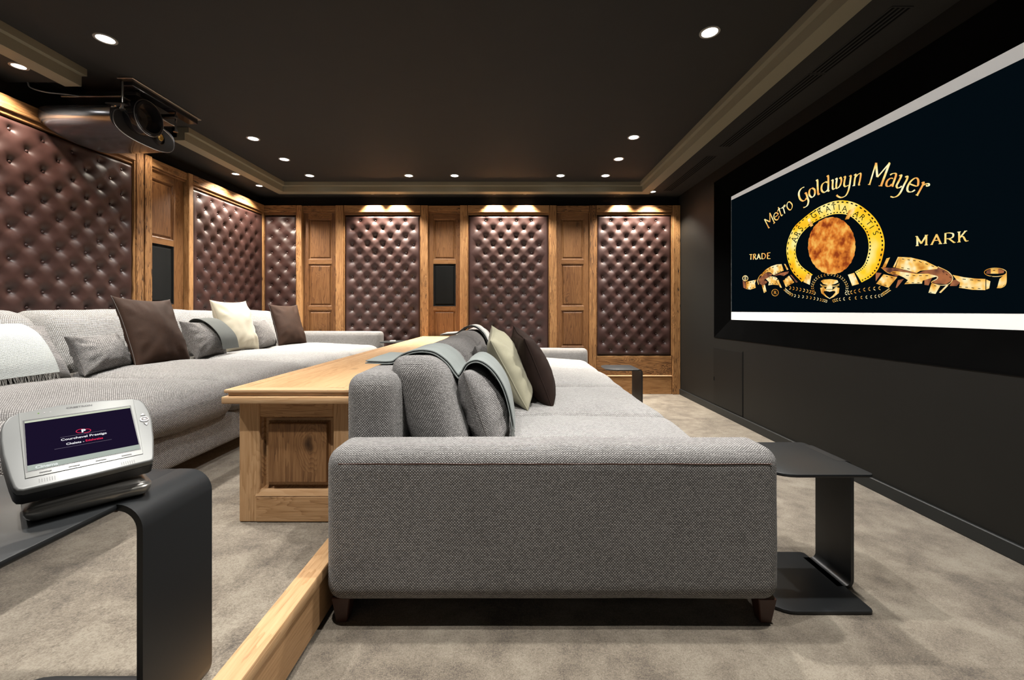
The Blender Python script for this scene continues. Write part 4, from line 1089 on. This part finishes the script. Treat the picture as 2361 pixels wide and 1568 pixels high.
# ------------------------------------------------------------------ ceiling projector
pj = thing('ceiling_projector', 'large glossy black video projector hanging from the ceiling above the left wall', 'projector', (-2.98, 3.18, 2.686))
XF, XB, YN, YF = -2.735, -3.262, 2.90, 3.46
bm = bmesh.new(); secs = []
nx = 16
for i in range(nx+1):
    t = i/nx; x = XB+(XF-XB)*t
    s = math.sqrt(max(0, 1-(1-min(1, t/.16))**2))
    s2 = .86+.14*s
    top = 2.520-.03*(1-s); bot = 2.520-.215*(.50+.50*s)+.03*max(0, t-.6)
    yc = (YN+YF)/2; hw = (YF-YN)/2*s2
    ring_ = []
    for k in range(28):
        a = 2*PI*k/28; ca, sa = math.cos(a), math.sin(a)
        e = .55 if sa > 0 else .80
        yy = yc+hw*math.copysign(abs(ca)**e, ca); hh = (top-bot)/2
        zz = (top+bot)/2+hh*math.copysign(abs(sa)**e, sa)
        ring_.append(bm.verts.new((x, yy, zz)))
    secs.append(ring_)
for a, b_ in zip(secs, secs[1:]):
    for i in range(28): bm.faces.new((a[i], a[(i+1) % 28], b_[(i+1) % 28], b_[i]))
bm.faces.new(secs[0]); bm.faces.new(secs[-1][::-1]); bmesh.ops.recalc_face_normals(bm, faces=bm.faces)
obj('housing', bm, flat('projector_gloss', (.30, .305, .33), .24, metal=.9, spec=.8, coat=.6), pj, True, math.radians(60))
# sunken front plate
V = [(XF+.002, (YN+YF)/2+(YF-YN)/2*.93*math.copysign(abs(math.cos(a))**.75, math.cos(a)), 2.413+.098*math.copysign(abs(math.sin(a))**.75, math.sin(a))) for a in [2*PI*k/40 for k in range(40)]]
V2 = [(XF+.008, y*.985+.015*(YN+YF)/2, (z-2.413)*.97+2.413) for _, y, z in V]
F = [(i, (i+1) % 40, 40+(i+1) % 40, 40+i) for i in range(40)]+[tuple(range(40, 80))]
obj('front_plate', (V+V2, F), flat('projector_front', (.028, .028, .030), .35, spec=.5), pj, True, SA)
tube('trim_ring', [(XF+.006, y, z) for _, y, z in V], .004, M['steel'], pj, 6, True)
ly, lz = 3.10, 2.478
lb_ = lathe('lens_barrel', [(0, .112), (.035, .112), (.040, .120), (.105, .122), (.118, .116), (.120, .100), (.090, .092), (.060, .085)], (XF-.01, ly, lz), (1, 0, 0), M['blackg'], pj, 40, False)
lathe('lens_glass', [(.050, .001), (.058, .04), (.060, .088), (.045, .090)], (XF-.01, ly, lz), (1, 0, 0), M['lens'], lb_, 40, True)
tube('focus_ring', [(XF+.10, ly+.1235*math.cos(a*PI/20), lz+.1235*math.sin(a*PI/20)) for a in range(40)], .003, M['steel'], lb_, 6, True)
lathe('exhaust_port', [(-.01, .050), (.006, .048), (.008, .040), (-.012, .036)], (XF+.010, 3.300, 2.412), (1, 0, 0), M['black'], pj, 28, True)
lathe('amber_reflection', [(.0, .004), (.012, .029), (.014, .025), (.010, .004)], (XF+.014, 3.290, 2.420), (1, 0, 0), M['amber'], pj, 9, True)  # amber colour stands in for a lamp reflection in the port
# mounting plate, rails, bolts
box('mount_plate', (-3.12, -2.70, 2.95, 3.42, 2.560, 2.572), M['steel'], pj, .002)
for y0 in (3.00, 3.34): box('mount_bar', (-3.16, -2.64, y0, y0+.035, 2.600, 2.622), M['black'], pj, .002)
box('ceiling_rail', (-2.70, -2.62, 2.95, 3.56, 2.636, 2.686), M['blackg'], pj, .004)
box('ceiling_rail', (-3.18, -3.10, 2.90, 3.55, 2.640, 2.686), M['black'], pj, .004)
box('rail_flange', (-2.715, -2.605, 2.93, 3.58, 2.676, 2.687), M['steel'], pj, .002)
for x, y in ((-2.66, 2.915), (-2.68, 3.40)):
    tb = cyl('support_bolt', (x, y, 2.47 if y < 3 else 2.52), (x, y, 2.645), .0065, .0065, M['chrome'], pj, 14)
    cyl('bolt_nut', (x, y, 2.462 if y < 3 else 2.51), (x, y, 2.490 if y < 3 else 2.53), .012, .012, M['chrome'], tb, 6)
    cyl('washer', (x, y, 2.456 if y < 3 else 2.505), (x, y, 2.462 if y < 3 else 2.51), .017, .017, M['chrome'], tb, 16)
box('bolt_bracket', (-2.76, -2.64, 2.895, 2.935, 2.488, 2.496), M['black'], pj, .001)
for y in (2.935, 2.99): lathe('adjuster_screw', [(0, .011), (.014, .011), (.016, .006)], (XF+.004, y, 2.492), (1, 0, 0), M['chrome'], pj, 10)
tag(tube('projector_cable', catmull([Vector(p) for p in ((-3.22, 2.84, 2.60), (-3.20, 2.84, 2.565), (-3.12, 2.86, 2.545), (-3.03, 2.90, 2.552), (-2.98, 2.98, 2.575))], 6), .004, flat('grey_cable', (.2, .2, .2), .5), None, 8), 'thin grey cable hanging between the ceiling and the projector', 'cable')

# ------------------------------------------------------------------ linear vents in the right ceiling border
def vent(y0, y1, label, nslot=4):
    r = thing('slot_vent', label, 'air vent', (1.935, (y0+y1)/2, SO), 'slot vents above the screen')
    box('frame', (1.885, 1.995, y0, y1, SO-.0035, SO+.001), M['ceil'], r, .001)
    for k in range(nslot): box('slot', (1.894+k*.026, 1.907+k*.026, y0+.008, y1-.008, SO-.0042, SO-.0030), M['slot'], r)
vent(4.18, 5.38, 'slot air vent above the screen nearest the back wall'); vent(2.735, 3.94, 'slot air vent above the middle of the screen')
vent(2.13, 2.725, 'short slot air vent above the right part of the screen'); vent(.9, 2.085, 'slot air vent at the top right edge of the photo, nearest the camera')

# ------------------------------------------------------------------ downlights
def downlight(x, y, z, label, power, r=.043, cone=110, blend=.7, tint=(1, .963, .91), group='recessed ceiling spotlights'):
    t = thing('recessed_spotlight', label, 'spotlight', (x, y, z), group)
    lathe('trim_ring', [(.0, r+.014), (-.004, r+.013), (-.004, r+.001), (.0, r)], (x, y, z), (0, 0, 1), M['ring'], t, 24, False)
    V = [(x+r*math.cos(2*PI*k/24), y+r*math.sin(2*PI*k/24), z-.002) for k in range(24)]
    obj('lens', (V, [tuple(range(24))[::-1]]), M['lamp'], t, False)
    ld = bpy.data.lights.new('lamp', 'SPOT'); ld.energy = power; ld.spot_size = math.radians(cone); ld.spot_blend = blend
    ld.shadow_soft_size = .03; ld.color = tint
    lo = bpy.data.objects.new('lamp', ld); lo.location = (x, y, z-.006); C.objects.link(lo)
    lo.parent = t; lo.matrix_parent_inverse = Matrix.Translation(t.location).inverted()
TZ = 2.686
P1 = 270.
WARM = (1, .90, .76)
for x, y, l in ((-2.40, 2.52, 'ceiling spotlight at the upper left, nearest the camera in the raised ceiling'), (-2.41, 3.97, 'ceiling spotlight right of the projector, first of the left row'),
                (-2.41, 4.51, 'ceiling spotlight in the left row, second from the back'), (-2.40, 5.05, 'ceiling spotlight in the far left corner of the raised ceiling'),
                (-1.23, 5.05, 'ceiling spotlight in the back row, left of the room centre'), (-.69, 5.05, 'ceiling spotlight in the back row nearest the room centre'),
                (.56, 5.05, 'ceiling spotlight in the back row, right of the room centre'), (1.09, 5.05, 'ceiling spotlight at the right end of the back row'),
                (1.11, 4.50, 'ceiling spotlight in the right row, second from the back'), (1.11, 3.94, 'ceiling spotlight in the right row, third from the back'),
                (1.13, 2.46, 'large bright ceiling spotlight at the upper right, nearest the camera')):
    downlight(x, y, TZ, l, P1*(.45 if y > 4.9 else (.75 if y > 3.5 else 1.)))
for x, y, l in ((-2.40, 1.2, 'ceiling spotlight left of the camera, outside the photo'), (1.13, 1.2, 'ceiling spotlight right of the camera, outside the photo'), (-.6, .9, 'ceiling spotlight above the camera, outside the photo'), (.15, 1.62, 'ceiling spotlight over the near arm of the front sofa, above the photo'), (-1.2, 1.75, 'added ceiling spotlight to brighten the near end of the console, above the photo')):  # the console spotlight is an added, unseen lamp that brightens the tops
    downlight(x, y, TZ, l, P1*(.95 if y == 1.62 else (.25 if y == 1.75 else .85)))
for y, l in ((2.65, 'border spotlight at the left edge of the photo, before the projector'), (4.72, 'border spotlight over the left wall panel next to the corner'), (5.16, 'border spotlight over the left wall, nearest the far corner'),):
    downlight(-3.06, y, SO, l, 165, .032, 125, .5, WARM, 'wall washing spotlights in the ceiling border')
downlight(-3.06, 3.78, SO, 'border spotlight hidden behind the projector', 25, .03, 120, .5, WARM, 'wall washing spotlights in the ceiling border')
downlight(1.77, 5.42, SO, 'border spotlight at the right end of the back wall', 220, .032, 110, .5, WARM, 'wall washing spotlights in the ceiling border')
for px in (863, 919, 1140, 1210, 1430):
    x = X5(px)
    downlight(x, 5.495, SO, 'border spotlight hidden by the back cornice, over the %s' % {863: 'left part of the leftmost wide panel', 919: 'right part of the leftmost wide panel', 1140: 'left part of the middle panel', 1210: 'right part of the middle panel', 1430: 'left part of the rightmost panel'}[px], 260, .026, 100, .6, WARM, 'wall washing spotlights in the ceiling border')

# ------------------------------------------------------------------ world, camera
w = bpy.data.worlds.new('world'); bpy.context.scene.world = w; w.use_nodes = True
w.node_tree.nodes['Background'].inputs[0].default_value = (1., .96, .90, 1); w.node_tree.nodes['Background'].inputs[1].default_value = 0.14
cam = bpy.data.cameras.new('camera'); co = bpy.data.objects.new('camera', cam); C.objects.link(co)
co.location = (0, 0, CAMZ); co.rotation_euler = (PI/2, 0, 0)
cam.sensor_width = 36; cam.lens = 987/2361*36; cam.shift_x = -2.5/2361; cam.shift_y = -65/2361; cam.clip_start = .02
sc = bpy.context.scene; sc.camera = co
vs = sc.view_settings; vs.view_transform = 'Standard'; vs.look = 'None'; vs.exposure = 0.; vs.gamma = 1; vs.use_curve_mapping = False
